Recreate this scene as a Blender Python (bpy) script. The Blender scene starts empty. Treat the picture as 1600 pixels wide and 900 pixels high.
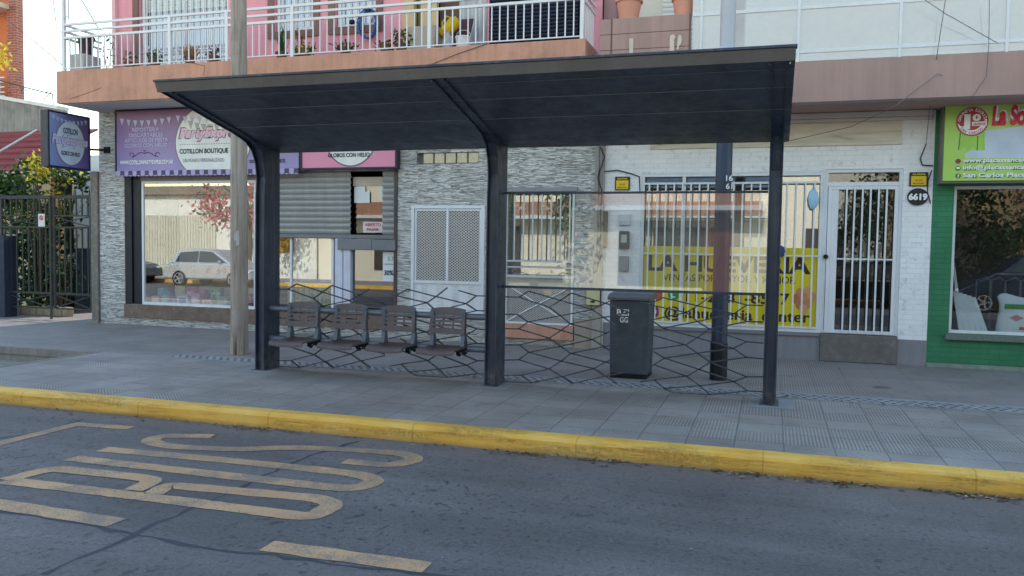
import bpy, bmesh, math, random
from mathutils import Vector, Matrix
random.seed(11)
rnd = random.random
def U(a, b): return random.uniform(a, b)
sc = bpy.context.scene
COL = sc.collection

# ------------------------------------------------------------------ camera
F, YAW, PIT, ROL = 1290.0, 0.304481, 0.050461, 0.015032   # focal in px of the 1600 px frame
H = 1.65
cy_, sy_ = math.cos(YAW), math.sin(YAW)
FW = Vector((-sy_*math.cos(PIT), cy_*math.cos(PIT), -math.sin(PIT)))
R0 = Vector((cy_, sy_, 0)); U0 = R0.cross(FW)
RT = math.cos(ROL)*R0 + math.sin(ROL)*U0
UP = -math.sin(ROL)*R0 + math.cos(ROL)*U0
CAM = Vector((0, 0, H))
cam = bpy.data.cameras.new('camera'); camo = bpy.data.objects.new('camera', cam); COL.objects.link(camo)
m3 = Matrix((RT, UP, -FW)).transposed()
camo.matrix_world = Matrix.Translation(CAM) @ m3.to_4x4()
cam.sensor_width = 36; cam.lens = 36*F/1600; cam.clip_end = 2000; cam.clip_start = .05
sc.camera = camo

def ray(x, y): return RT*(x-800) + UP*(450-y) + FW*F
def on(x, y, ax, v):
    d = ray(x, y); t = (v-CAM[ax])/d[ax]; return CAM + d*t
def W(x, y, Y):                       # measured point of the photo -> (X, Z) on the vertical plane at depth Y
    p = on(x, y, 1, Y); return p.x, p.z
def G(x, y, z=0):
    p = on(x, y, 2, z); return p.x, p.y
def wx(px, py=400, Y=13.2): return W(px, py, Y)[0]
def wz(px, py, Y=13.2): return W(px, py, Y)[1]

# ------------------------------------------------------------------ materials
def lin(v):
    v /= 255.0
    return v/12.92 if v <= .04045 else ((v+.055)/1.055)**2.4
def C(r, g, b, k=1.0): return (lin(r)*k, lin(g)*k, lin(b)*k, 1)
MATS = {}
class NT:
    def __init__(s, name):
        s.m = bpy.data.materials.new(name); s.m.use_nodes = True
        s.t = s.m.node_tree; s.n = s.t.nodes; s.l = s.t.links
        s.b = s.n['Principled BSDF']; s.out = s.n['Material Output']
    def node(s, typ, **kw):
        n = s.n.new(typ)
        for k, v in kw.items():
            if k in n.inputs.keys(): n.inputs[k].default_value = v
            else: setattr(n, k, v)
        return n
    def link(s, a, b): s.l.new(a, b)
    def math(s, op, a, b=None, c=None):
        n = s.n.new('ShaderNodeMath'); n.operation = op
        for i, v in enumerate((a, b, c)):
            if v is None: continue
            if isinstance(v, (int, float)): n.inputs[i].default_value = v
            else: s.l.new(v, n.inputs[i])
        return n.outputs[0]
    def mix(s, fac, a, b, blend='MIX'):
        n = s.n.new('ShaderNodeMix'); n.data_type = 'RGBA'; n.blend_type = blend
        for sock, v in ((n.inputs[0], fac), (n.inputs[6], a), (n.inputs[7], b)):
            if isinstance(v, (int, float)): sock.default_value = v
            elif isinstance(v, tuple): sock.default_value = v
            else: s.l.new(v, sock)
        return n.outputs[2]
    def ramp(s, fac, *stops):
        n = s.n.new('ShaderNodeValToRGB'); e = n.color_ramp.elements
        while len(e) < len(stops): e.new(.5)
        for el, (p, c) in zip(e, stops):
            el.position = p; el.color = c if isinstance(c, tuple) else (c, c, c, 1)
        s.l.new(fac, n.inputs[0]); return n.outputs[0]
    def pos(s, scale=(1, 1, 1)):
        g = s.n.new('ShaderNodeNewGeometry'); mp = s.n.new('ShaderNodeMapping')
        mp.inputs['Scale'].default_value = scale
        s.l.new(g.outputs['Position'], mp.inputs[0]); return mp.outputs[0]
    def noise(s, vec, scale, detail=4, rough=.55, dist=0):
        n = s.node('ShaderNodeTexNoise', Scale=scale, Detail=detail, Roughness=rough, Distortion=dist)
        s.l.new(vec, n.inputs['Vector']); return n.outputs['Fac']
    def bump(s, h, strength=.3, dist=.01):
        n = s.node('ShaderNodeBump', Strength=strength, Distance=dist)
        s.l.new(h, n.inputs['Height']); s.l.new(n.outputs[0], s.b.inputs['Normal'])
def M(name, col, rough=.6, metal=0.0, var=.18, scale=3.0, bump=0.0, bscale=60, streak=0.0, spec=.4, dirt=None, dirtamt=.0):
    """general weathered paint / plaster / metal: mottled colour, vertical streaks, grime, fine bump"""
    if name in MATS: return MATS[name]
    t = NT(name); p = t.pos()
    n1 = t.noise(p, scale, 5, .6)
    c = t.mix(1.0, col, t.ramp(n1, (.25, 1-var), (.75, 1+var*.6)), 'MULTIPLY')
    if streak:
        n2 = t.noise(t.pos((5, 5, .35)), 2.2, 4, .6)
        c = t.mix(1.0, c, t.ramp(n2, (.35, 1.0), (.72, 1-streak)), 'MULTIPLY')
    if dirtamt:
        n3 = t.noise(p, scale*2.7, 6, .7)
        c = t.mix(t.math('MULTIPLY', t.ramp(n3, (.5, 0.0), (.68, 1.0)), dirtamt), c, dirt or (.05, .045, .04, 1))
    t.link(c, t.b.inputs['Base Color'])
    r = t.ramp(t.noise(p, scale*4, 3), (.3, max(rough-.1, .03)), (.7, min(rough+.12, 1)))
    t.link(r, t.b.inputs['Roughness'])
    t.b.inputs['Metallic'].default_value = metal
    t.b.inputs['Specular IOR Level'].default_value = spec
    if bump: t.bump(t.noise(p, bscale, 5, .6), bump, .01)
    MATS[name] = t.m; return t.m
def glass_mat(name, tint, refl, rough=.0, veil=None, veilamt=0.0, wave=0.0):
    t = NT(name); t.n.remove(t.b)
    tr = t.node('ShaderNodeBsdfTransparent', Color=tint)
    gl = t.node('ShaderNodeBsdfGlossy', Roughness=rough); gl.inputs['Color'].default_value = (1, 1, 1, 1)
    if wave:
        bp = t.node('ShaderNodeBump', Strength=wave, Distance=.02)
        t.link(t.noise(t.pos(), 1.3, 2), bp.inputs['Height']); t.link(bp.outputs[0], gl.inputs['Normal'])
    mx = t.n.new('ShaderNodeMixShader'); mx.inputs[0].default_value = refl
    t.link(tr.outputs[0], mx.inputs[1]); t.link(gl.outputs[0], mx.inputs[2]); o = mx.outputs[0]
    if veilamt:
        df = t.node('ShaderNodeBsdfDiffuse', Color=veil)
        m2 = t.n.new('ShaderNodeMixShader')
        t.link(t.math('MULTIPLY', t.ramp(t.noise(t.pos(), 1.7, 5), (.3, .5), (.7, 1.0)), veilamt), m2.inputs[0])
        t.link(o, m2.inputs[1]); t.link(df.outputs[0], m2.inputs[2]); o = m2.outputs[0]
    t.link(o, t.out.inputs['Surface']); MATS[name] = t.m; return t.m

def mat_stone():
    t = NT('split stone strip cladding'); g = t.pos()
    sx = t.node('ShaderNodeSeparateXYZ'); t.link(g, sx.inputs[0])
    X = t.math('ADD', sx.outputs[0], t.math('MULTIPLY', sx.outputs[1], 1.0)); Z = sx.outputs[2]
    # panels 0.6 x 0.3 m with their own offset, so that the strips break at the panel joints
    cx = t.math('FLOOR', t.math('DIVIDE', X, .61)); cz = t.math('FLOOR', t.math('DIVIDE', Z, .31))
    cb = t.node('ShaderNodeCombineXYZ'); t.link(cx, cb.inputs[0]); t.link(cz, cb.inputs[1])
    wn = t.node('ShaderNodeTexWhiteNoise', noise_dimensions='2D'); t.link(cb.outputs[0], wn.inputs['Vector'])
    v = t.node('ShaderNodeCombineXYZ')
    t.link(t.math('MULTIPLY', X, 3.4), v.inputs[0]); t.link(t.math('MULTIPLY', Z, 62), v.inputs[1])
    t.link(t.math('MULTIPLY', wn.outputs['Value'], 37), v.inputs[2])
    n = t.noise(v.outputs[0], 1.0, 3, .55, .3)
    n2 = t.noise(v.outputs[0], .55, 2, .5)
    line = t.ramp(t.math('ABSOLUTE', t.math('SUBTRACT', n, .5)), (.0, .0), (.012, .2), (.036, 1.0))
    tone = t.ramp(n2, (.3, C(186, 182, 178)), (.5, C(214, 211, 208)), (.7, C(232, 230, 228)))
    c = t.mix(line, C(128, 122, 118), tone)
    big = t.noise(g, .9, 3)
    c = t.mix(1.0, c, t.ramp(big, (.3, .86), (.7, 1.05)), 'MULTIPLY')
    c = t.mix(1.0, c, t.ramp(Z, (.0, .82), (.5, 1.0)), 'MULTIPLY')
    t.link(c, t.b.inputs['Base Color']); t.b.inputs['Roughness'].default_value = .75
    t.bump(t.math('ADD', line, n2), .8, .012); MATS['stone'] = t.m; return t.m
def mat_brick(name, col, mortar, bump=.5, var=.1, size=(.25, .075), rough=.7, dirt=0.0, axis='X'):
    t = NT(name); g = t.pos(); sx = t.node('ShaderNodeSeparateXYZ'); t.link(g, sx.inputs[0])
    v = t.node('ShaderNodeCombineXYZ')
    t.link(sx.outputs[0] if axis == 'X' else t.math('ADD', sx.outputs[0], sx.outputs[1]), v.inputs[0]); t.link(sx.outputs[2], v.inputs[1])
    b = t.node('ShaderNodeTexBrick', Scale=1.0)
    b.inputs['Brick Width'].default_value = size[0]; b.inputs['Row Height'].default_value = size[1]
    b.inputs['Mortar Size'].default_value = .006; b.inputs['Mortar Smooth'].default_value = .3
    b.inputs['Color1'].default_value = col; b.inputs['Color2'].default_value = tuple(x*(1-var) for x in col[:3])+(1,)
    b.inputs['Mortar'].default_value = mortar
    jig = t.node('ShaderNodeVectorMath', operation='ADD')
    nn = t.node('ShaderNodeTexNoise', Scale=7.0); t.link(g, nn.inputs['Vector'])
    sc_ = t.node('ShaderNodeVectorMath', operation='SCALE'); sc_.inputs['Scale'].default_value = .018
    t.link(nn.outputs['Color'], sc_.inputs[0]); t.link(v.outputs[0], jig.inputs[0]); t.link(sc_.outputs[0], jig.inputs[1])
    t.link(jig.outputs[0], b.inputs['Vector'])
    c = t.mix(1.0, b.outputs['Color'], t.ramp(t.noise(g, 1.6, 5, .65), (.3, 1-var*1.4), (.7, 1.04)), 'MULTIPLY')
    if dirt: c = t.mix(t.math('MULTIPLY', t.ramp(t.noise(g, 9, 5, .7), (.56, 0.0), (.7, 1.0)), dirt), c, (.12, .11, .10, 1))
    t.link(c, t.b.inputs['Base Color']); t.b.inputs['Roughness'].default_value = rough
    t.bump(t.math('ADD', t.math('SUBTRACT', 1.0, b.outputs['Fac']), t.math('MULTIPLY', t.noise(g, 30, 4), .5)), bump, .012)
    MATS[name] = t.m; return t.m
def mat_ragstone():
    t = NT('rough beige stone courses'); g = t.pos()
    v = t.pos((1.4, 1, 11))
    n = t.noise(v, 1.0, 5, .6, .5)
    c = t.ramp(n, (.28, C(150, 138, 120)), (.42, C(206, 196, 180)), (.65, C(222, 214, 200)), (.8, C(190, 178, 160)))
    t.link(c, t.b.inputs['Base Color']); t.b.inputs['Roughness'].default_value = .9
    t.bump(n, .9, .03); return t.m
def mat_tiles():
    t = NT('ribbed pavement tiles'); g = t.pos(); sx = t.node('ShaderNodeSeparateXYZ'); t.link(g, sx.inputs[0])
    S = .402
    x = t.math('DIVIDE', t.math('ADD', sx.outputs[0], 40.06), S); y = t.math('DIVIDE', t.math('SUBTRACT', sx.outputs[1], 6.95), S)
    ix = t.math('FLOOR', x); iy = t.math('FLOOR', y); fx = t.math('FRACT', x); fy = t.math('FRACT', y)
    cb = t.node('ShaderNodeCombineXYZ'); t.link(ix, cb.inputs[0]); t.link(iy, cb.inputs[1])
    wn = t.node('ShaderNodeTexWhiteNoise', noise_dimensions='2D'); t.link(cb.outputs[0], wn.inputs['Vector'])
    cr = t.node('ShaderNodeCombineXYZ'); t.link(iy, cr.inputs[1])
    wr = t.node('ShaderNodeTexWhiteNoise', noise_dimensions='2D'); t.link(cr.outputs[0], wr.inputs['Vector'])
    K = 13*2*math.pi
    r_v = t.math('SINE', t.math('MULTIPLY', fx, K))                       # ribs running away from the kerb
    d1 = t.math('SINE', t.math('MULTIPLY', t.math('ADD', fx, fy), K*.75))
    d2 = t.math('SINE', t.math('MULTIPLY', t.math('SUBTRACT', fx, fy), K*.75))
    first = t.math('LESS_THAN', iy, .5)                                   # row along the kerb: chevrons
    chev = t.math('GREATER_THAN', t.math('FRACT', t.math('MULTIPLY', ix, .5)), .25)
    diag = t.n.new('ShaderNodeMix'); t.link(chev, diag.inputs[0]); t.link(d1, diag.inputs[2]); t.link(d2, diag.inputs[3])
    sel = t.n.new('ShaderNodeMix'); t.link(t.math('MAXIMUM', first, t.math('GREATER_THAN', wn.outputs['Value'], .8)), sel.inputs[0])
    t.link(r_v, sel.inputs[2]); t.link(diag.outputs[0], sel.inputs[3])
    rib = t.math('ADD', t.math('MULTIPLY', sel.outputs[0], .5), .5)
    plain = t.math('COMPARE', iy, 3.0, .4)                                # one worn smooth course
    amp = t.math('MULTIPLY', t.math('SUBTRACT', 1.0, t.math('MULTIPLY', plain, .85)), t.ramp(t.noise(g, 1.1, 4), (.3, .55), (.6, .95)))
    dist = t.math('MINIMUM', t.math('MINIMUM', fx, t.math('SUBTRACT', 1.0, fx)), t.math('MINIMUM', fy, t.math('SUBTRACT', 1.0, fy)))
    joint = t.ramp(t.math('ADD', dist, t.math('MULTIPLY', t.math('SUBTRACT', t.noise(g, 22, 3), .5), .018)), (.004, .0), (.02, 1.0))
    tone = t.ramp(wn.outputs['Value'], (.0, C(166, 156, 149)), (.5, C(171, 162, 155)), (1.0, C(178, 169, 163)))
    tone = t.mix(t.math('MULTIPLY', plain, .5), tone, C(146, 136, 132))
    tone = t.mix(t.math('GREATER_THAN', iy, 6.5), tone, C(164, 152, 146))
    c = t.mix(t.math('MULTIPLY', t.math('SUBTRACT', 1.0, rib), t.math('MULTIPLY', amp, .68)), tone, C(86, 85, 88))
    c = t.mix(t.math('MAXIMUM', joint, t.math('MULTIPLY', t.math('GREATER_THAN', iy, 7.5), .6)), C(122, 119, 119), c)
    c = t.mix(1.0, c, t.ramp(t.noise(g, .8, 6, .65), (.3, .74), (.7, 1.12)), 'MULTIPLY')
    c = t.mix(t.math('MULTIPLY', t.ramp(t.noise(g, 16, 6, .75), (.56, 0.0), (.7, 1.0)), .4), c, C(74, 70, 68))
    c = t.mix(t.math('MULTIPLY', t.ramp(t.noise(g, 1.9, 6, .75), (.52, 0.0), (.7, 1.0)), .45), c, C(104, 98, 95))
    gv = t.node('ShaderNodeTexVoronoi', Scale=2.6); t.link(g, gv.inputs['Vector'])
    c = t.mix(t.math('MULTIPLY', t.ramp(gv.outputs['Distance'], (.045, 1.0), (.07, 0.0)), .55), c, C(62, 60, 60))
    t.link(c, t.b.inputs['Base Color']); t.b.inputs['Roughness'].default_value = .72
    t.bump(t.math('ADD', t.math('MULTIPLY', t.math('MULTIPLY', rib, amp), .6), joint), .7, .008); MATS['tiles'] = t.m; return t.m
def mat_asphalt():
    t = NT('worn asphalt'); g = t.pos()
    n = t.noise(g, .45, 6, .6); f = t.noise(g, 120, 3, .7); m_ = t.noise(g, 9, 5, .7)
    c = t.ramp(n, (.28, C(88, 82, 82)), (.5, C(106, 100, 100)), (.72, C(124, 117, 116)))
    c = t.mix(1.0, c, t.ramp(t.noise(g, 34, 4, .75), (.32, .7), (.68, 1.26)), 'MULTIPLY')
    c = t.mix(1.0, c, t.ramp(t.noise(t.pos((.12, 1.5, 1)), 1.6, 4, .6), (.35, .8), (.65, 1.16)), 'MULTIPLY')
    oil = t.noise(g, 1.1, 6, .7); c = t.mix(t.math('MULTIPLY', t.ramp(oil, (.6, 0.0), (.7, 1.0)), .4), c, C(62, 62, 66))
    c = t.mix(1.0, c, t.ramp(f, (.3, .62), (.7, 1.38)), 'MULTIPLY')
    v = t.node('ShaderNodeTexVoronoi', Scale=14.0); t.link(g, v.inputs['Vector'])
    pit0 = t.math('MULTIPLY', t.ramp(t.noise(t.pos((1, .8, 1)), 15, 5, .65), (.59, 0.0), (.64, 1.0)), t.ramp(t.noise(g, .7, 4, .6), (.38, .15), (.6, 1.0)))
    pit = t.math('MULTIPLY', t.ramp(t.math('ADD', v.outputs['Distance'], t.math('MULTIPLY', t.math('SUBTRACT', f, .5), .25)), (.12, 1.0), (.24, 0.0)), t.ramp(m_, (.42, 0.0), (.58, 1.0)))
    sp = t.node('ShaderNodeSeparateXYZ'); t.link(g, sp.inputs[0])
    pit0 = t.math('MULTIPLY', pit0, t.ramp(t.math('ADD', t.math('MULTIPLY', sp.outputs[0], -.22), .35), (.2, .22), (.9, 1.0)))
    c = t.mix(t.math('MULTIPLY', t.math('MAXIMUM', t.math('MULTIPLY', pit, .45), pit0), .75), c, C(50, 50, 54))
    v2 = t.node('ShaderNodeTexVoronoi', Scale=5.0); t.link(g, v2.inputs['Vector'])
    chip = t.math('MULTIPLY', t.ramp(v2.outputs['Distance'], (.035, 1.0), (.05, 0.0)), t.ramp(t.noise(g, 3, 2), (.5, 0.0), (.55, 1.0)))
    c = t.mix(t.math('MULTIPLY', chip, .6), c, C(170, 170, 172))
    # dusty gutter next to the kerb
    sx = t.node('ShaderNodeSeparateXYZ'); t.link(g, sx.inputs[0])
    gut = t.ramp(t.math('ADD', sx.outputs[1], t.math('MULTIPLY', t.math('SUBTRACT', m_, .5), .5)), (.0, 0.0), (1.0, 1.0))
    d = t.math('SUBTRACT', 6.87, t.math('ADD', sx.outputs[1], t.math('MULTIPLY', t.math('SUBTRACT', m_, .5), .5)))
    c = t.mix(t.math('MULTIPLY', t.ramp(d, (.0, 1.0), (.5, 0.0)), .75), c, C(128, 118, 114))
    t.link(c, t.b.inputs['Base Color'])
    t.link(t.ramp(n, (.3, .62), (.7, .8)), t.b.inputs['Roughness'])
    t.bump(t.math('SUBTRACT', f, t.math('MULTIPLY', t.math('MAXIMUM', pit, pit0), 1.5)), .8, .008); return t.m
def mat_roadpaint():
    t = NT('worn tan road paint'); g = t.pos()
    n = t.noise(g, 2.2, 5, .65); f = t.noise(g, 60, 5, .75)
    c = t.ramp(n, (.3, C(190, 146, 108)), (.6, C(206, 162, 118)), (.8, C(212, 174, 134)))
    wear = t.ramp(t.math('ADD', t.math('MULTIPLY', f, .55), t.math('MULTIPLY', t.noise(g, 1.7, 5, .7), .45)), (.485, 0.0), (.535, 1.0))
    c = t.mix(t.math('MULTIPLY', wear, .78), c, C(112, 108, 106))
    c = t.mix(1.0, c, t.ramp(f, (.3, .8), (.7, 1.12)), 'MULTIPLY')
    t.link(c, t.b.inputs['Base Color']); t.b.inputs['Roughness'].default_value = .75
    t.bump(f, .4, .005); return t.m
def mat_kerb():
    t = NT('chipped yellow kerb paint'); g = t.pos()
    n = t.noise(g, 1.3, 6, .65); f = t.noise(g, 26, 6, .75)
    c = t.ramp(n, (.3, C(222, 164, 58)), (.5, C(240, 186, 80)), (.7, C(246, 202, 112)))
    # rubbed dark patches on the face, stronger in some stretches
    s = t.noise(t.pos((.5, 1, 5)), 2.4, 6, .7)
    wear = t.math('MULTIPLY', t.ramp(s, (.46, 0.0), (.6, 1.0)), t.ramp(f, (.36, 0.0), (.55, 1.0)))
    c = t.mix(t.math('MULTIPLY', wear, .55), c, C(132, 104, 60))
    c = t.mix(t.math('MULTIPLY', t.ramp(f, (.64, 0.0), (.7, 1.0)), .7), c, C(105, 94, 74))
    sx = t.node('ShaderNodeSeparateXYZ'); t.link(g, sx.inputs[0])
    low = t.ramp(t.math('ADD', sx.outputs[2], t.math('MULTIPLY', f, .05)), (.0, 1.0), (.001, 1.0))
    dz = t.math('ADD', t.math('ADD', sx.outputs[2], .15), t.math('MULTIPLY', t.math('SUBTRACT', f, .5), .06))
    c = t.mix(t.math('MULTIPLY', t.ramp(dz, (.0, 1.0), (.05, 0.0)), .6), c, C(104, 92, 76))
    jx = t.math('FRACT', t.math('DIVIDE', t.math('ADD', sx.outputs[0], t.math('MULTIPLY', n, .06)), 1.53))
    c = t.mix(t.math('MULTIPLY', t.ramp(jx, (.004, 1.0), (.012, 0.0)), .4), c, C(130, 104, 54))
    t.link(c, t.b.inputs['Base Color']); t.b.inputs['Roughness'].default_value = .6
    t.bump(t.math('ADD', f, t.math('MULTIPLY', wear, -1.0)), .5, .01); return t.m
def mat_perf(name, col, px, pz, hole=.25):
    """expanded metal sheet: open diamonds between pale strands"""
    t = NT(name); t.b.inputs['Base Color'].default_value = col; t.b.inputs['Roughness'].default_value = .5
    g = t.pos(); sx = t.node('ShaderNodeSeparateXYZ'); t.link(g, sx.inputs[0])
    a = t.math('COSINE', t.math('MULTIPLY', sx.outputs[0], 2*math.pi/px)); b = t.math('COSINE', t.math('MULTIPLY', sx.outputs[2], 2*math.pi/pz))
    op = t.ramp(t.math('ABSOLUTE', t.math('ADD', a, b)), (hole, 0.0), (hole+.06, 1.0))
    # holes where |cos+cos| is large
    tr = t.node('ShaderNodeBsdfTransparent'); mx = t.n.new('ShaderNodeMixShader')
    t.link(op, mx.inputs[0]); t.link(t.b.outputs[0], mx.inputs[1]); t.link(tr.outputs[0], mx.inputs[2])
    t.link(mx.outputs[0], t.out.inputs['Surface']); return t.m
def mat_drain():
    t = NT('slotted drain plate'); g = t.pos(); sx = t.node('ShaderNodeSeparateXYZ'); t.link(g, sx.inputs[0])
    y = t.math('DIVIDE', t.math('SUBTRACT', sx.outputs[1], 9.70), .085); iy = t.math('FLOOR', y); fy = t.math('FRACT', y)
    x = t.math('ADD', t.math('DIVIDE', sx.outputs[0], .115), t.math('ADD', t.math('MULTIPLY', iy, .5), t.math('MULTIPLY', fy, .3))); fx = t.math('FRACT', x)
    hole = t.math('MULTIPLY', t.math('MULTIPLY', t.math('GREATER_THAN', fx, .3), t.math('LESS_THAN', fx, .72)),
                  t.math('MULTIPLY', t.math('GREATER_THAN', fy, .22), t.math('LESS_THAN', fy, .78)))
    c = t.mix(hole, t.ramp(t.noise(g, 5, 5), (.3, C(132, 130, 132)), (.7, C(170, 168, 170))), C(24, 24, 28))
    t.link(c, t.b.inputs['Base Color']); t.b.inputs['Roughness'].default_value = .75; return t.m
def mat_gradient(name, c0, c1, c2, axis, a, b, rough=.35):
    """printed banner whose own ink runs from one hue to another"""
    t = NT(name); g = t.pos(); sx = t.node('ShaderNodeSeparateXYZ'); t.link(g, sx.inputs[0])
    f = t.math('DIVIDE', t.math('SUBTRACT', sx.outputs[axis], a), b-a)
    c = t.ramp(f, (0.0, c0), (.5, c1), (1.0, c2))
    t.link(t.mix(1.0, c, t.ramp(t.noise(g, 2, 4), (.3, .92), (.7, 1.05)), 'MULTIPLY'), t.b.inputs['Base Color'])
    t.b.inputs['Roughness'].default_value = rough; return t.m
def mat_steel(name, c0, c1, rough=.4, dusty=1.0):
    """painted street steel: uneven paint, hairline scratches, dust and scuffs near the ground, rain streaks"""
    t = NT(name); g = t.pos(); sx = t.node('ShaderNodeSeparateXYZ'); t.link(g, sx.inputs[0])
    n = t.noise(g, 1.6, 6, .65)
    c = t.ramp(n, (.3, c0), (.7, c1))
    st = t.noise(t.pos((9, 9, .5)), 2.0, 5, .65)
    c = t.mix(t.math('MULTIPLY', t.ramp(st, (.5, 0.0), (.72, 1.0)), .28*dusty), c, C(128, 126, 124))
    sc_ = t.noise(t.pos((1.2, 30, 26)), 1.5, 3, .6); s2 = t.noise(t.pos((26, 30, 1.1)), 1.7, 3, .6)
    scr = t.math('MAXIMUM', t.ramp(t.math('ABSOLUTE', t.math('SUBTRACT', sc_, .5)), (.0, 1.0), (.004, 0.0)), t.ramp(t.math('ABSOLUTE', t.math('SUBTRACT', s2, .5)), (.0, 1.0), (.004, 0.0)))
    c = t.mix(t.math('MULTIPLY', t.math('MULTIPLY', scr, t.ramp(t.noise(g, 2.3, 3), (.52, 0.0), (.6, 1.0))), .3), c, C(150, 152, 156))
    low = t.math('MULTIPLY', t.ramp(sx.outputs[2], (.0, 1.0), (.32, 0.0)), t.ramp(t.noise(g, 11, 6, .7), (.4, 0.0), (.66, 1.0)))
    c = t.mix(t.math('MULTIPLY', low, .7*dusty), c, C(128, 122, 118))
    t.link(c, t.b.inputs['Base Color'])
    t.link(t.ramp(t.noise(g, 6, 5, .7), (.3, rough-.12), (.7, rough+.2)), t.b.inputs['Roughness'])
    t.bump(t.noise(g, 5, 4), .12, .01); MATS[name] = t.m; return t.m
def mat_wood_pole():
    t = NT('weathered grey timber'); n = t.noise(t.pos((14, 14, .7)), 1.6, 6, .65, .4); g = t.pos()
    c = t.ramp(n, (.28, C(112, 100, 90)), (.45, C(154, 141, 130)), (.62, C(176, 163, 152)), (.8, C(140, 127, 116)))
    c = t.mix(t.math('MULTIPLY', t.ramp(t.noise(g, 3.0, 5), (.55, 0.0), (.7, 1.0)), .4), c, C(96, 84, 72))
    t.link(c, t.b.inputs['Base Color']); t.b.inputs['Roughness'].default_value = .9; t.bump(n, .7, .01); return t.m
def mat_leaf(name, c0, c1, trans=.3):
    t = NT(name); oi = t.noise(t.pos(), 5, 3)
    c = t.ramp(oi, (.3, c0), (.7, c1)); t.link(c, t.b.inputs['Base Color']); t.b.inputs['Roughness'].default_value = .55
    tl = t.node('ShaderNodeBsdfTranslucent'); t.link(c, tl.inputs[0]); mx = t.n.new('ShaderNodeMixShader'); mx.inputs[0].default_value = trans
    t.link(t.b.outputs[0], mx.inputs[1]); t.link(tl.outputs[0], mx.inputs[2]); t.link(mx.outputs[0], t.out.inputs['Surface']); return t.m

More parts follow.
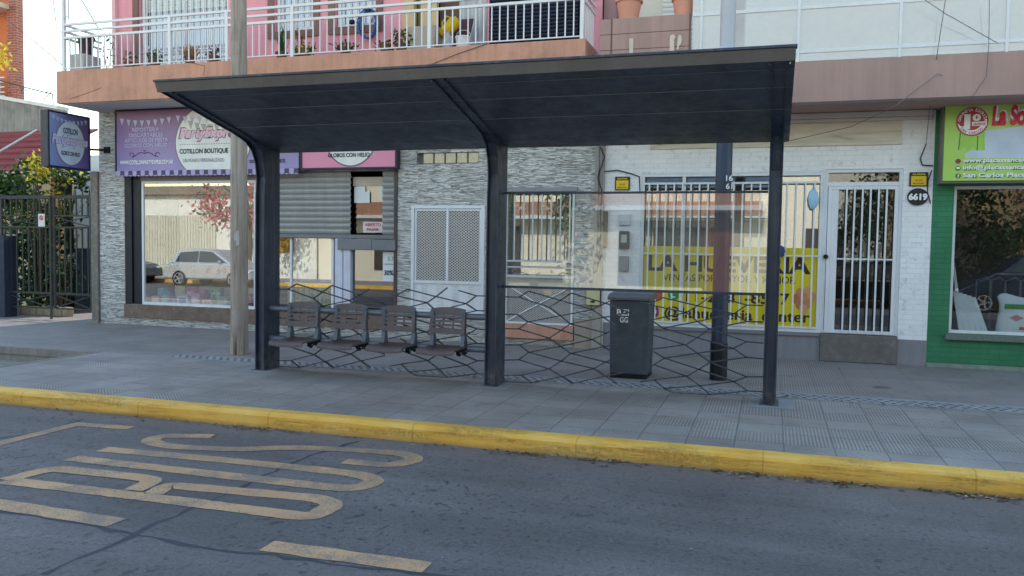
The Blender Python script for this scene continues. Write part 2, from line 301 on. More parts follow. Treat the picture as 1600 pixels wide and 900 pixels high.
# ------------------------------------------------------------------ mesh builder
class MB:
    def __init__(s): s.v = []; s.f = []; s.mi = []; s.m = 0
    def add(s, vs, fs):
        k = len(s.v); s.v += [tuple(v) for v in vs]
        for f in fs: s.f.append([i+k for i in f]); s.mi.append(s.m)
        return s
    def box(s, x0, x1, y0, y1, z0, z1):
        x0, x1 = sorted((x0, x1)); y0, y1 = sorted((y0, y1)); z0, z1 = sorted((z0, z1))
        return s.add([(x0, y0, z0), (x1, y0, z0), (x1, y1, z0), (x0, y1, z0), (x0, y0, z1), (x1, y0, z1), (x1, y1, z1), (x0, y1, z1)],
                     [(0, 3, 2, 1), (4, 5, 6, 7), (0, 1, 5, 4), (1, 2, 6, 5), (2, 3, 7, 6), (3, 0, 4, 7)])
    def quad(s, a, b, c, d): return s.add([a, b, c, d], [(0, 1, 2, 3)])
    def poly(s, pts): return s.add(pts, [tuple(range(len(pts)))])
    def prism(s, pts, ax, a0, a1):
        """2-D outline (the two axes other than ax, in order) pushed from a0 to a1 along axis ax"""
        def P(q, a):
            q = list(q); q.insert(ax, a); return tuple(q)
        n = len(pts); vs = [P(q, a0) for q in pts]+[P(q, a1) for q in pts]
        return s.add(vs, [tuple(range(n))[::-1], tuple(range(n, 2*n))]+[(i, (i+1) % n, n+(i+1) % n, n+i) for i in range(n)])
    def tube(s, pts, r, seg=8, caps=True):
        pts = [Vector(p) for p in pts]; n = len(pts); rs = r if isinstance(r, (list, tuple)) else [r]*n
        k = len(s.v); up = Vector((0, 0, 1)); prev = None
        for i, p in enumerate(pts):
            d = (pts[min(i+1, n-1)]-pts[max(i-1, 0)]).normalized()
            a = prev if prev is not None else (Vector((1, 0, 0)) if abs(d.z) > .9 else up)
            a = (a - d*a.dot(d)).normalized(); prev = a; b = d.cross(a)
            for j in range(seg):
                t = 2*math.pi*j/seg; s.v.append(tuple(p + (a*math.cos(t)+b*math.sin(t))*rs[i]))
        for i in range(n-1):
            for j in range(seg):
                j2 = (j+1) % seg
                s.f.append([k+i*seg+j, k+i*seg+j2, k+(i+1)*seg+j2, k+(i+1)*seg+j]); s.mi.append(s.m)
        if caps:
            s.f.append([k+j for j in range(seg)][::-1]); s.mi.append(s.m)
            s.f.append([k+(n-1)*seg+j for j in range(seg)]); s.mi.append(s.m)
        return s
    def lathe(s, prof, cx, cy, seg=20):
        k = len(s.v); n = len(prof)
        for r, z in prof:
            for j in range(seg):
                t = 2*math.pi*j/seg; s.v.append((cx+r*math.cos(t), cy+r*math.sin(t), z))
        for i in range(n-1):
            for j in range(seg):
                j2 = (j+1) % seg; s.f.append([k+i*seg+j, k+i*seg+j2, k+(i+1)*seg+j2, k+(i+1)*seg+j]); s.mi.append(s.m)
        s.f.append([k+j for j in range(seg)][::-1]); s.mi.append(s.m); s.f.append([k+(n-1)*seg+j for j in range(seg)]); s.mi.append(s.m)
        return s
    def blob(s, c, r, seg=12, rings=8, jit=0):
        k = len(s.v)
        for i in range(rings+1):
            ph = math.pi*i/rings
            for j in range(seg):
                t = 2*math.pi*j/seg; q = 1+U(-jit, jit)
                s.v.append((c[0]+r[0]*math.sin(ph)*math.cos(t)*q, c[1]+r[1]*math.sin(ph)*math.sin(t)*q, c[2]+r[2]*math.cos(ph)*q))
        for i in range(rings):
            for j in range(seg):
                j2 = (j+1) % seg; s.f.append([k+i*seg+j, k+(i+1)*seg+j, k+(i+1)*seg+j2, k+i*seg+j2]); s.mi.append(s.m)
        return s
    def leaf(s, p, size, d=None, n=None, ratio=.5):
        d = d or Vector((U(-1, 1), U(-1, 1), U(-1, 1))).normalized()
        n = n or Vector((U(-1, 1), U(-1, 1), U(-.3, 1)))
        w = d.cross(n); w = w.normalized()*size*ratio*.5 if w.length > 1e-4 else Vector((size*.2, 0, 0))
        p = Vector(p); s.add([p, p+d*size*.5+w, p+d*size, p+d*size*.5-w], [(0, 1, 2, 3)])
    def build(s, name, mats, parent=None, smooth=False, bevel=0, seg=2):
        off = Vector((0, 0, 0)); q = parent
        while q is not None: off += q.location; q = q.parent
        me = bpy.data.meshes.new(name)
        me.from_pydata([(v[0]-off.x, v[1]-off.y, v[2]-off.z) for v in s.v], [], s.f)
        mats = mats if isinstance(mats, (list, tuple)) else [mats]
        for m in mats: me.materials.append(m)
        for p, i in zip(me.polygons, s.mi):
            p.material_index = min(i, len(mats)-1); p.use_smooth = bool(smooth)
        me.update()
        o = bpy.data.objects.new(name, me); COL.objects.link(o)
        if parent is not None: o.parent = parent
        if bevel:
            b = o.modifiers.new('edge', 'BEVEL'); b.width = bevel; b.segments = seg; b.limit_method = 'ANGLE'; b.angle_limit = math.radians(35)
            b.harden_normals = False
        if smooth and not bevel: me.set_sharp_from_angle(angle=math.radians(smooth if smooth > 1 else 40))
        return o
def tag(o, label=None, cat=None, group=None, kind=None):
    if label: o['label'] = label
    if cat: o['category'] = cat
    if group: o['group'] = group
    if kind: o['kind'] = kind
    return o
def thing(name, label, cat, loc=(0, 0, 0), group=None):
    o = bpy.data.objects.new(name, None); COL.objects.link(o); o.location = loc; o.empty_display_size = .2
    return tag(o, label, cat, group)
def struct(name, mb, m, **k): return tag(mb.build(name, m, **k), kind='structure')
def boxes(name, lst, m, parent, bevel=0):
    return [MB().box(*q).build(name, m, parent, bevel=bevel) for q in lst]
def copy_tree(o, parent=None):
    c = o.copy(); COL.objects.link(c); c.parent = parent
    for ch in list(o.children): copy_tree(ch, c)
    return c

def wall(mb, x0, x1, z0, z1, Y, holes=(), depth=.18):
    """front face at Y with rectangular openings (x0,x1,z0,z1) and reveals going back"""
    xs = sorted({x0, x1, *[min(max(v, x0), x1) for h in holes for v in h[:2]]}); zs = sorted({z0, z1, *[min(max(v, z0), z1) for h in holes for v in h[2:4]]})
    inh = lambda x, z: any(h[0] < x < h[1] and h[2] < z < h[3] for h in holes)
    for i in range(len(xs)-1):
        for j in range(len(zs)-1):
            a, b, c, d = xs[i], xs[i+1], zs[j], zs[j+1]
            if not inh((a+b)/2, (c+d)/2): mb.quad((a, Y, c), (b, Y, c), (b, Y, d), (a, Y, d))
    for h in holes:
        a, b, c, d = h[:4]; e = Y+depth
        mb.quad((a, Y, c), (a, Y, d), (a, e, d), (a, e, c)); mb.quad((b, Y, d), (b, Y, c), (b, e, c), (b, e, d))
        mb.quad((a, Y, d), (b, Y, d), (b, e, d), (a, e, d)); mb.quad((a, Y, c), (a, e, c), (b, e, c), (b, Y, c))
    return mb
def frame(mb, x0, x1, z0, z1, Y, w=.05, d=.05, sides='LRTB'):
    if 'L' in sides: mb.box(x0, x0+w, Y, Y+d, z0, z1)
    if 'R' in sides: mb.box(x1-w, x1, Y, Y+d, z0, z1)
    a = x0+w if 'L' in sides else x0; b = x1-w if 'R' in sides else x1
    if 'T' in sides: mb.box(a, b, Y, Y+d, z1-w, z1)
    if 'B' in sides: mb.box(a, b, Y, Y+d, z0, z0+w)
    return mb
def slats(mb, x0, x1, z0, z1, Y, pitch=.08, depth=.02):
    n = max(2, int(round((z1-z0)/pitch))); p = (z1-z0)/n
    for i in range(n):
        z = z0+i*p
        pr = [(Y, z), (Y-depth*.6, z+p*.2), (Y-depth, z+p*.5), (Y-depth*.75, z+p*.8), (Y+.006, z+p*.93), (Y+.006, z+p)]
        for (ya, za), (yb, zb) in zip(pr, pr[1:]): mb.quad((x0, ya, za), (x1, ya, za), (x1, yb, zb), (x0, yb, zb))
    return mb
def rect(px0, py0, px1, py1, Y):
    """a rectangle measured in the photo, as metres on the plane at depth Y: x0, x1, z0, z1"""
    cyy = (py0+py1)/2; cxx = (px0+px1)/2
    return wx(px0, cyy, Y), wx(px1, cyy, Y), wz(cxx, py1, Y), wz(cxx, py0, Y)

def text(body, x0, x1, z0, z1, Y, m, parent, bold=0.0, shear=0.0, face='S', name='lettering', align=True, lift=.004, keep=False):
    """flat lettering fitted to a rectangle; face S looks towards the street (-Y), face E looks along +X"""
    cu = bpy.data.curves.new('t', 'FONT'); cu.body = body; cu.size = 1; cu.offset = bold; cu.shear = shear; cu.fill_mode = 'BOTH'; cu.resolution_u = 4
    ob = bpy.data.objects.new('t', cu); COL.objects.link(ob); bpy.context.view_layer.update()
    dg = bpy.context.evaluated_depsgraph_get(); me = bpy.data.meshes.new_from_object(ob.evaluated_get(dg))
    vs = [v.co.copy() for v in me.vertices]; fs = [list(p.vertices) for p in me.polygons]
    bpy.data.objects.remove(ob); bpy.data.curves.remove(cu); bpy.data.meshes.remove(me)
    ax, bx = min(v.x for v in vs), max(v.x for v in vs); az, bz = min(v.y for v in vs), max(v.y for v in vs)
    kx = (x1-x0)/(bx-ax); kz = (z1-z0)/(bz-az)
    if keep: kx = kz; x0 = (x0+x1)/2-kx*(bx-ax)/2
    mb = MB(); out = []
    for v in vs:
        u = x0+(v.x-ax)*kx; w = z0+(v.y-az)*kz
        out.append((u, Y-lift, w) if face == 'S' else (Y+lift, u, w))
    mb.add(out, fs); return mb.build(name, m, parent)
def arc_text(body, cx, cz, R, a0, a1, h, Y, m, parent, name='lettering', bottom=False):
    mb = MB(); n = len(body)
    for i, ch in enumerate(body):
        if ch == ' ': continue
        a = a0+(a1-a0)*(i/(n-1))
        cu = bpy.data.curves.new('t', 'FONT'); cu.body = ch; cu.size = h*1.35; cu.align_x = 'CENTER'; cu.offset = h*.03; cu.resolution_u = 2
        ob = bpy.data.objects.new('t', cu); COL.objects.link(ob); bpy.context.view_layer.update()
        me = bpy.data.meshes.new_from_object(ob.evaluated_get(bpy.context.evaluated_depsgraph_get()))
        t = a-math.pi/2 if not bottom else a+math.pi/2
        c_, s_ = math.cos(t), math.sin(t); bx, bz = cx+R*math.cos(a), cz+R*math.sin(a)
        mb.add([(bx+v.co.x*c_-v.co.y*s_, Y, bz+v.co.x*s_+v.co.y*c_) for v in me.vertices], [list(p.vertices) for p in me.polygons])
        bpy.data.objects.remove(ob); bpy.data.curves.remove(cu); bpy.data.meshes.remove(me)
    return mb.build(name, m, parent)
def disc(mb, cx, cz, rx, rz, Y, seg=40, z0=-1e9, z1=1e9, face='S', x1=1e9):
    pts = [(min(cx+rx*math.cos(2*math.pi*i/seg), x1), min(max(cz+rz*math.sin(2*math.pi*i/seg), z0), z1)) for i in range(seg)]
    mb.poly([(u, Y, w) if face == 'S' else (Y, u, w) for u, w in pts]); return mb
SUN_E, SKY_E = 5.0, 0.37
# ------------------------------------------------------------------ shared materials
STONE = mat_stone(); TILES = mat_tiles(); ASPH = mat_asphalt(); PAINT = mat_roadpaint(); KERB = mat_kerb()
NAVY = mat_steel('dark blue grey shelter paint', C(30, 42, 60), C(46, 60, 80))
ROOFM = mat_steel('dark shelter roof sheet', C(48, 56, 72), C(70, 78, 94), .42, .7)
FASC = mat_steel('taupe shelter fascia', C(88, 82, 80), C(108, 101, 98), .5, .8)
GREYRAIL = M('grey bench tube', C(112, 118, 126), .45, .4, .15, 5)
SEATM = M('mauve brown seat slats', C(100, 89, 93), .5, 0, .18, 7, .12, 90, .15)
SEATD = M('dark brown seat face', C(84, 62, 62), .5, 0, .2, 7, .12, 90)
ARMM = M('slate seat bracket', C(92, 102, 114), .45, .2, .15, 6)
BLACKM = M('black bracket iron', C(24, 26, 30), .45, .4, .2, 8)
BOLT = M('bright bolt', C(170, 172, 176), .3, .8, .1, 9)
CONC = M('raw concrete', C(150, 144, 136), .9, 0, .22, 2.2, .4, 40, .25, .3, (.1, .09, .08, 1), .35)
CONCL = M('pale concrete patch', C(150, 150, 152), .9, 0, .2, 3, .4, 50)
WHITE = M('white painted steel', C(226, 226, 230), .45, 0, .06, 3, .05, 60, .08)
WHITEW = M('off white joinery', C(214, 214, 216), .5, 0, .08, 3, .05, 60, .1)
TERRA = M('terracotta painted render', C(208, 154, 132), .85, 0, .14, 1.6, .3, 50, .2, .3, (.25, .13, .09, 1), .3)
PINKW = M('pink painted render', C(232, 158, 172), .85, 0, .12, 1.3, .3, 50, .12)
BROWNF = M('mauve brown fascia', C(176, 144, 136), .75, 0, .12, 1.5, .2, 50, .12)
SOFFIT = M('grey soffit', C(206, 202, 200), .9, 0, .1, 1.2, .2, 40)
BRICKW = mat_brick('white painted brick', C(240, 238, 240), C(224, 223, 226), .35, .05, dirt=.35)
BRICKG = mat_brick('green painted brick', C(54, 130, 90), C(46, 114, 78), .5, .16, dirt=.12)
BRICKR = mat_brick('red brick', C(176, 92, 72), C(196, 170, 156), .5, .25, axis='D')
RAG = mat_ragstone()
GREYB = M('grey painted plinth', C(138, 137, 142), .8, 0, .12, 2, .3, 50, .15, .3, (.3, .29, .28, 1), .2)
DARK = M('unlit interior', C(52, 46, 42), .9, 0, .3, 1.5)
SHUT = M('grey roller shutter', C(164, 162, 161), .5, .15, .1, 2.0, .05, 60, .15)
NAVYFR = M('black blue frame', C(26, 32, 42), .45, .2, .2, 3)
SHOPGLASS = glass_mat('reflective shop glass', (.93, .95, .94, 1), .26, 0, wave=.005)
DARKGLASS = glass_mat('dark door glass', (.5, .52, .52, 1), .2, 0, wave=.006)
SHELGLASS = glass_mat('shelter glass', (.93, .95, .95, 1), .11, 0, (.8, .77, .72, 1), .03)
BALGLASS = glass_mat('balustrade glass', (.9, .9, .9, 1), .14, .03, (.78, .73, .71, 1), .75)  # white diffuse veil puts sky reflection and glare into the glass colour
BLOCKGL = M('glass block', C(190, 178, 150), .15, 0, .3, 9, .5, 14, 0, .8)
LIGHTTXT = M('white print', C(238, 238, 240), .5, 0, .02); DARKTXT = M('dark print', C(44, 40, 48), .5, 0, .02)
YEL = M('yellow vinyl', C(226, 205, 30), .45, 0, .05, 1.2); YELS = M('yellow enamel sign', C(232, 190, 20), .4, 0, .06, 4)
BLK = M('black enamel', C(30, 28, 28), .4, 0, .1, 4)
GRN1 = mat_leaf('fresh green leaf', C(52, 84, 34), C(98, 124, 50)); GRN2 = mat_leaf('deep green leaf', C(26, 52, 26), C(50, 82, 40))
YLW = mat_leaf('yellow leaf', C(190, 170, 40), C(226, 206, 80), .4); DRY = mat_leaf('dry leaf', C(140, 90, 60), C(176, 128, 90), .2)
BLU = mat_leaf('grey green succulent leaf', C(80, 104, 92), C(120, 140, 120), .1)
PNKF = mat_leaf('pink blossom', C(196, 96, 108), C(226, 150, 152), .3)

# ------------------------------------------------------------------ ground, road, kerb, pavement
struct('ground', MB().quad((-400, -400, -.26), (400, -400, -.26), (400, 600, -.26), (-400, 600, -.26)), CONC)
struct('road', MB().quad((-120, -3.2, -.15), (120, -3.2, -.15), (120, 6.95, -.15), (-120, 6.95, -.15)), ASPH)
kb = MB()
pr = [(6.85, -.17), (6.85, -.035), (6.862, -.012), (6.885, .002), (6.93, .006), (7.03, .006), (7.03, -.17)]
n_ = 150; xs_ = [-60+i*.66 for i in range(n_+1)]
wob = [(U(-.008, .008), U(-.006, .006)) for _ in xs_]
for i in range(n_):
    for k in range(len(pr)-1):
        q = []
        for (j, kk) in ((i, k), (i+1, k), (i+1, k+1), (i, k+1)):
            wy, wz_ = wob[j]; y, z = pr[kk]; top = 1 if 0 < kk < 5 else 0
            q.append((xs_[j], y+(wy if kk < 4 else 0), z+wz_*top))
        kb.quad(*q)
struct('kerb', kb, KERB, smooth=50)
pv = MB(); T0, T1 = 7.03, 9.65
pv.quad((-90, T0, 0), (90, T0, 0), (90, 7.3, 0), (-90, 7.3, 0)); pv.quad((-9.45, 7.3, 0), (90, 7.3, 0), (90, T1, 0), (-9.45, T1, 0))
pv.quad((-90, 7.3, 0), (-13.6, 7.3, 0), (-13.6, T1, 0), (-90, T1, 0)); pv.quad((-90, T1, 0), (90, T1, 0), (90, 16.5, 0), (-90, 16.5, 0))
struct('pavement', pv, TILES)
pit = MB()
pit.quad((-13.6, 7.3, -.02), (-9.45, 7.3, -.02), (-9.45, 7.3, -.25), (-13.6, 7.3, -.25)); pit.quad((-13.6, T1, -.25), (-9.45, T1, -.25), (-9.45, T1, -.003), (-13.6, T1, -.003))
pit.quad((-9.45, 7.3, -.25), (-9.45, T1, -.25), (-9.45, T1, -.003), (-9.45, 7.3, -.003)); pit.quad((-13.6, 7.3, -.25), (-13.6, T1, -.25), (-13.6, T1, -.003), (-13.6, 7.3, -.003))
pit.quad((-13.6, 7.3, -.2), (-9.45, 7.3, -.2), (-9.45, T1, -.2), (-13.6, T1, -.2))
struct('sunken_path', pit, CONC)
# worn concrete edging of the sunken strip
eb = MB(); eb.box(-13.6, -9.40, T1-.02, T1+.09, -.1, .006); eb.box(-9.475, -9.40, 7.3, T1-.02, -.1, .006)
struct('path_edging', eb, CONC)
# drainage channel behind the shelter
dr = thing('drain_channel', 'slotted concrete drain channel crossing the pavement behind the bus shelter', 'drain', (0, 9.75, 0))
MB().box(-8.15, 9, 9.70, 9.955, -.05, .007).build('grating', mat_drain(), dr)
ed = MB(); ed.box(-8.22, 9, 9.64, 9.697, -.05, .010); ed.box(-8.22, 9, 9.958, 10.05, -.05, .010); ed.box(-8.22, -8.153, 9.697, 9.958, -.05, .010)
ed.build('channel_edge', CONCL, dr)
ft = MB()
for x in (-6.28, -3.14, .013): ft.box(x-.2, x+.26, 9.0, 9.58, -.02, .0045)
struct('footing_patch', ft, CONCL)
# road markings
def ribbon(mb, pts, w, z, closed=False, jit=0.0):
    P = [Vector((*p, 0)) for p in pts]; n = len(P); L = []; Rr = []
    for i, p in enumerate(P):
        d0 = (P[i]-P[i-1]).normalized() if i else (P[1]-P[0]).normalized()
        d1 = (P[i+1]-P[i]).normalized() if i < n-1 else d0
        n0 = Vector((-d0.y, d0.x, 0)); n1 = Vector((-d1.y, d1.x, 0)); m_ = (n0+n1).normalized()
        k = min(1/max(m_.dot(n0), .5), 1.6)
        j = U(-jit, jit); L.append(p+m_*(w/2*k+j)); Rr.append(p-m_*(w/2*k+j))
    for i in range(n-1): mb.quad((L[i].x, L[i].y, z), (Rr[i].x, Rr[i].y, z), (Rr[i+1].x, Rr[i+1].y, z), (L[i+1].x, L[i+1].y, z))
    return mb
def gp(lst): return [G(x, y, -.15) for x, y in lst]
ltr = thing('bus_lettering', 'word BUS in large worn tan letters painted along the asphalt', 'road marking', (-4.5, 5.6, -.15))
def rounded(P, r, n=6):
    out = [P[0]]
    for a, b_, c in zip(P, P[1:], P[2:]):
        A, B, Cc = Vector(a), Vector(b_), Vector(c); l0, l1 = (A-B).length, (Cc-B).length; k = min(r, l0*.48, l1*.48)
        p0, p1 = B+(A-B).normalized()*k, B+(Cc-B).normalized()*k
        for i in range(n+1): t = i/n; out.append(tuple(p0*(1-t)**2+B*2*t*(1-t)+p1*t*t))
    return out+[P[-1]]
def rough_(P):
    out = []
    for a, b_ in zip(P, P[1:]):
        n = max(1, int(math.dist(a, b_)/.07))
        out += [(a[0]+(b_[0]-a[0])*i/n, a[1]+(b_[1]-a[1])*i/n) for i in range(n)]
    return out+[P[-1]]
for path in ([[(8, 751), (245, 779), (487, 809), (524, 788), (498, 779), (262, 758), (240, 772)], [(208, 767), (242, 751), (215, 746), (90, 733), (62, 737), (8, 751)]],
             [[(160, 702), (350, 719), (560, 741), (591, 751), (558, 764), (510, 761), (110, 716)]],
             [[(332, 682), (252, 681), (230, 689), (262, 698), (370, 703), (450, 699), (550, 703), (632, 709), (653, 718), (612, 728), (538, 721)]]):
    b = MB()
    for k, q in enumerate(path): ribbon(b, rough_(rounded(gp(q), .3 if len(path) == 1 else .12)), .158, -.1468+k*.0014, jit=.006)
    b.build('letter', PAINT, ltr)
for q, lb in (([(-60, 779), (182, 817)], 'worn tan dash on the asphalt below the letter B of BUS'), ([(417, 853), (668, 887)], 'tan dash on the asphalt nearest the bottom edge of the photo')):
    tag(ribbon(MB(), rough_(gp(q)), .165, -.1468, jit=.006).build('road_dash', PAINT), lb, 'road marking', 'dashes of the bus bay')
tag(ribbon(MB(), rough_(gp([(-40, 703), (120, 663), (205, 669)])), .14, -.1468, jit=.006).build('zigzag_line', PAINT), 'bent tan line on the asphalt beyond the BUS lettering near the kerb', 'road marking')
ck = MB(); CKZ = [-.1492]
def crack(pts, w):
    P = gp(pts); out = []
    for (a, b) in zip(P, P[1:]):
        n = max(3, int(math.dist(a, b)/.12))
        for i in range(n): out.append((a[0]+(b[0]-a[0])*i/n+U(-.025, .025), a[1]+(b[1]-a[1])*i/n+U(-.025, .025)))
    out.append(P[-1]); CKZ.append(CKZ[-1]+.0004); ribbon(ck, out, w, CKZ[-1], jit=w*.35)
crack([(60, 900), (140, 868), (205, 837), (295, 797), (345, 775), (425, 737), (505, 705), (560, 690)], .035)
crack([(-20, 797), (100, 815), (190, 832), (320, 855), (425, 867), (575, 887), (760, 905)], .03)
crack([(-30, 690), (60, 676), (130, 655)], .03)
struct('asphalt_crack', ck, M('dark seam', C(66, 68, 74), .8, 0, .3, 9))
# leaf litter lying in the gutter and along the drain
lt = MB()
for _ in range(900):
    if rnd() < .75: x, y, z = U(-9, 4), 6.84-abs(random.gauss(0, .07)), -.146
    else: x, y, z = U(-4, 3.5), U(9.55, 9.72), .012
    if z < 0 and rnd() < .65: x = random.choice((-2.05, -1.3, -.2, .6, 1.4, 1.75, -4.7))+random.gauss(0, .16)
    a = U(0, 6.28); lt.m = random.choice((0, 0, 1, 2)); s_ = U(.015, .06)
    lt.leaf((x, y, z+U(0, .008)), s_, Vector((math.cos(a), math.sin(a), U(-.05, .3))).normalized(), Vector((U(-.2, .2), U(-.2, .2), 1)))
tag(lt.build('leaf_litter', [M('brown litter', C(92, 70, 52), .9), M('grey litter', C(70, 66, 64), .9), M('pale litter', C(176, 150, 110), .9)]), kind='stuff')

# ------------------------------------------------------------------ bus shelter
XS = [-6.27, -3.128, .013]; SW = .137
sh = thing('bus_shelter', 'dark steel bus shelter with swept cantilever roof, glass panel and four seats', 'bus shelter', (-3.14, 9.3, 0))
LOW = [(9.13, 0), (9.13, 1.2), (9.14, 2.25), (9.16, 2.46), (9.13, 2.67), (9.055, 2.81), (8.92, 2.905), (8.666, 2.98), (8.315, 3.052), (7.9, 3.148), (7.60, 3.212), (7.42, 3.250)]
TOP = [(7.40, 3.30), (7.60, 3.262), (7.9, 3.198), (8.315, 3.10), (8.92, 2.955), (9.43, 2.875), (9.485, 2.85), (9.485, 0)]
def inset(profile, d):
    n = len(profile); out = []
    for i in range(n):
        a, b, c = Vector(profile[i-1]), Vector(profile[i]), Vector(profile[(i+1) % n])
        e0 = (b-a).normalized(); e1 = (c-b).normalized(); n0 = Vector((-e0.y, e0.x)); n1 = Vector((-e1.y, e1.x)); m_ = (n0+n1)
        m_ = m_.normalized() if m_.length > 1e-5 else n0
        out.append(tuple(b+m_*d/max(m_.dot(n0), .6)))
    return out
prof = LOW+TOP
for x in XS:
    b = MB(); b.prism(prof, 0, x-SW/2, x-SW/2+.014); b.prism(prof, 0, x+SW/2-.014, x+SW/2)
    web = [(y+.05 if z < 2.6 else y+.03, z+(0 if z < 2.3 else .028)) for y, z in LOW[:-1]]
    back = [(y-.05 if z < 2.8 else y, z-.012) for y, z in TOP[1:]]
    b.prism(web+back, 0, x-SW/2+.014, x+SW/2-.014)
    b.box(x-SW/2-.03, x+SW/2+.03, 9.10, 9.51, 0.002, .014)
    b.build('post', NAVY, sh, bevel=.003, seg=1)
UND = [(7.38, 3.275), (7.60, 3.235), (7.9, 3.17), (8.315, 3.073), (8.666, 3.0), (8.92, 2.935), (9.2, 2.878), (9.53, 2.832)]
def und(y):
    for (a, b), (c, d) in zip(UND, UND[1:]):
        if a <= y <= c: return b+(d-b)*(y-a)/(c-a)
    return UND[-1][1]
rf = MB(); cut = [7.39, 7.64, 8.02, 8.54, 9.53]; XA, XB = -6.342, .138
for a, b_ in zip(cut, cut[1:]):
    ys = [a+.006+(b_-a-.012)*i/6 for i in range(7)]
    for y0, y1 in zip(ys, ys[1:]): rf.quad((XA, y0, und(y0)), (XB, y0, und(y0)), (XB, y1, und(y1)), (XA, y1, und(y1)))
ys = [7.39+(9.53-7.39)*i/14 for i in range(15)]
for y0, y1 in zip(ys, ys[1:]):
    u0, u1 = und(y0)+.055, und(y1)+.055; rf.quad((XA, y0, u0), (XB, y0, u0), (XB, y1, u1), (XA, y1, u1))
for x in (XA, XB): rf.poly([(x, y, und(y)) for y in ys]+[(x, y, und(y)+.055) for y in ys[::-1]])
rf.quad((XA, 9.53, und(9.53)), (XB, 9.53, und(9.53)), (XB, 9.53, und(9.53)+.055), (XA, 9.53, und(9.53)+.055))
rp = rf.build('roof_panel', ROOFM, sh)
sm = MB()
for y in cut[1:-1]: z = und(y); sm.box(XA+.01, XB-.01, y-.005, y+.005, z-.004, z+.006)
sm.build('seam', M('pale seam', C(112, 120, 132), .5, .2, .1), rp)
fa = MB(); fa.add([(XA, 7.385, 3.24), (XB, 7.385, 3.24), (XB, 7.345, 3.34), (XA, 7.345, 3.34), (XA, 7.41, 3.247), (XB, 7.41, 3.247), (XB, 7.40, 3.34), (XA, 7.40, 3.34)],
                  [(0, 1, 2, 3), (0, 4, 5, 1), (1, 5, 6, 2), (2, 6, 7, 3), (3, 7, 4, 0), (4, 7, 6, 5)])
fa.build('roof_fascia', FASC, sh, bevel=.003)
lp = MB().box(XA-.012, XB+.012, 7.332, 7.42, 3.342, 3.366); lp.build('roof_edge', NAVY, sh, bevel=.003)
ms = MB()
for i in range(3):
    for dx in (-SW/2-.012, SW/2+.012): MB().tube([(XS[i]+dx, 7.5, und(7.5)-.014), (XS[i]+dx, 7.5, und(7.5)+.01)], .012, 8).build('bolt', BOLT, rp)
# expanded steel lattice, one panel per bay
def zb(l): return [(780+a/4.736, 430+b/4.736) for a, b in l]
def zc(l): return [(1000+a/4.2875, 430+b/4.2875) for a, b in l]
LB = [[(46, 160), (145, 162), (220, 118)], [(145, 162), (370, 237), (525, 360), (800, 430)], [(220, 118), (690, 255), (860, 372)], [(370, 237), (535, 133), (800, 212), (1000, 290)],
      [(46, 290), (135, 290), (215, 345), (460, 408), (690, 475), (870, 590)], [(215, 345), (690, 255), (870, 165)], [(46, 395), (145, 397), (215, 345)], [(145, 397), (370, 465), (530, 578), (800, 645), (1000, 690)],
      [(370, 465), (460, 408), (525, 360), (1000, 268)], [(46, 515), (150, 515), (220, 570), (460, 635), (700, 690), (870, 800)], [(150, 515), (370, 465)], [(220, 570), (455, 525), (690, 475), (870, 395)],
      [(46, 628), (145, 625), (220, 570)], [(145, 625), (370, 693), (545, 800)], [(370, 693), (460, 635), (530, 578), (1000, 485)], [(46, 740), (165, 740), (240, 795)], [(165, 740), (370, 693)], [(240, 795), (470, 748), (700, 690), (870, 600)],
      [(470, 748), (545, 800)], [(545, 800), (780, 748), (1000, 705)], [(46, 800), (240, 797)]]
LC = [[(70, 192), (155, 150), (385, 205), (630, 258), (715, 310), (826, 313)], [(0, 178), (75, 200), (310, 250), (385, 310), (465, 360), (715, 445), (826, 455)], [(310, 250), (385, 205), (478, 140)], [(570, 160), (715, 200), (826, 203)],
      [(630, 258), (715, 200)], [(310, 250), (75, 300), (0, 318)], [(75, 300), (155, 355), (385, 418), (625, 490), (715, 550), (826, 560)], [(155, 355), (385, 310), (630, 258)], [(465, 360), (715, 310)],
      [(85, 400), (300, 465), (385, 522), (470, 583), (715, 680), (826, 680)], [(310, 465), (385, 418), (465, 360)], [(0, 512), (90, 495), (300, 465)], [(625, 490), (715, 445)], [(165, 555), (385, 522), (625, 490)],
      [(92, 512), (165, 555), (395, 630), (630, 712), (720, 775), (826, 780)], [(470, 583), (715, 550)], [(315, 675), (395, 630), (470, 583)], [(95, 600), (310, 675), (400, 740), (470, 800)], [(0, 715), (100, 700), (310, 675)],
      [(95, 700), (160, 758), (400, 740), (630, 712), (715, 680)], [(470, 800), (720, 775)], [(160, 758), (220, 800), (470, 800)], [(60, 620), (165, 555)]]
LY = 9.36
segs = [[(lambda q: (q[0], LY, q[1]))(W(x, y, LY)) for x, y in l] for l in [zb(l) for l in LB]+[zc(l) for l in LC]]
for k, dx in enumerate((0.0, -3.14)):
    b = MB()
    for s in segs:
        for a, c in zip(s, s[1:]):
            p, q = Vector(a), Vector(c); p.x += dx; q.x += dx
            p.z = max(p.z, .03); q.z = max(q.z, .03)
            x0, x1 = XS[0 if k else 1]+SW/2, XS[1 if k else 2]-SW/2
            p.x = min(max(p.x, x0), x1); q.x = min(max(q.x, x0), x1)
            if (q-p).length < .02: continue
            d = (q-p).normalized(); nn = Vector((-d.z, 0, d.x))*.0065; e = Vector((0, .013, 0))
            b.add([p-nn-e, q-nn-e, q+nn-e, p+nn-e, p-nn+e, q-nn+e, q+nn+e, p+nn+e], [(0, 1, 2, 3), (4, 7, 6, 5), (0, 4, 5, 1), (2, 6, 7, 3), (1, 5, 6, 2), (0, 3, 7, 4)])
    b.build('steel_lattice', NAVY, sh)
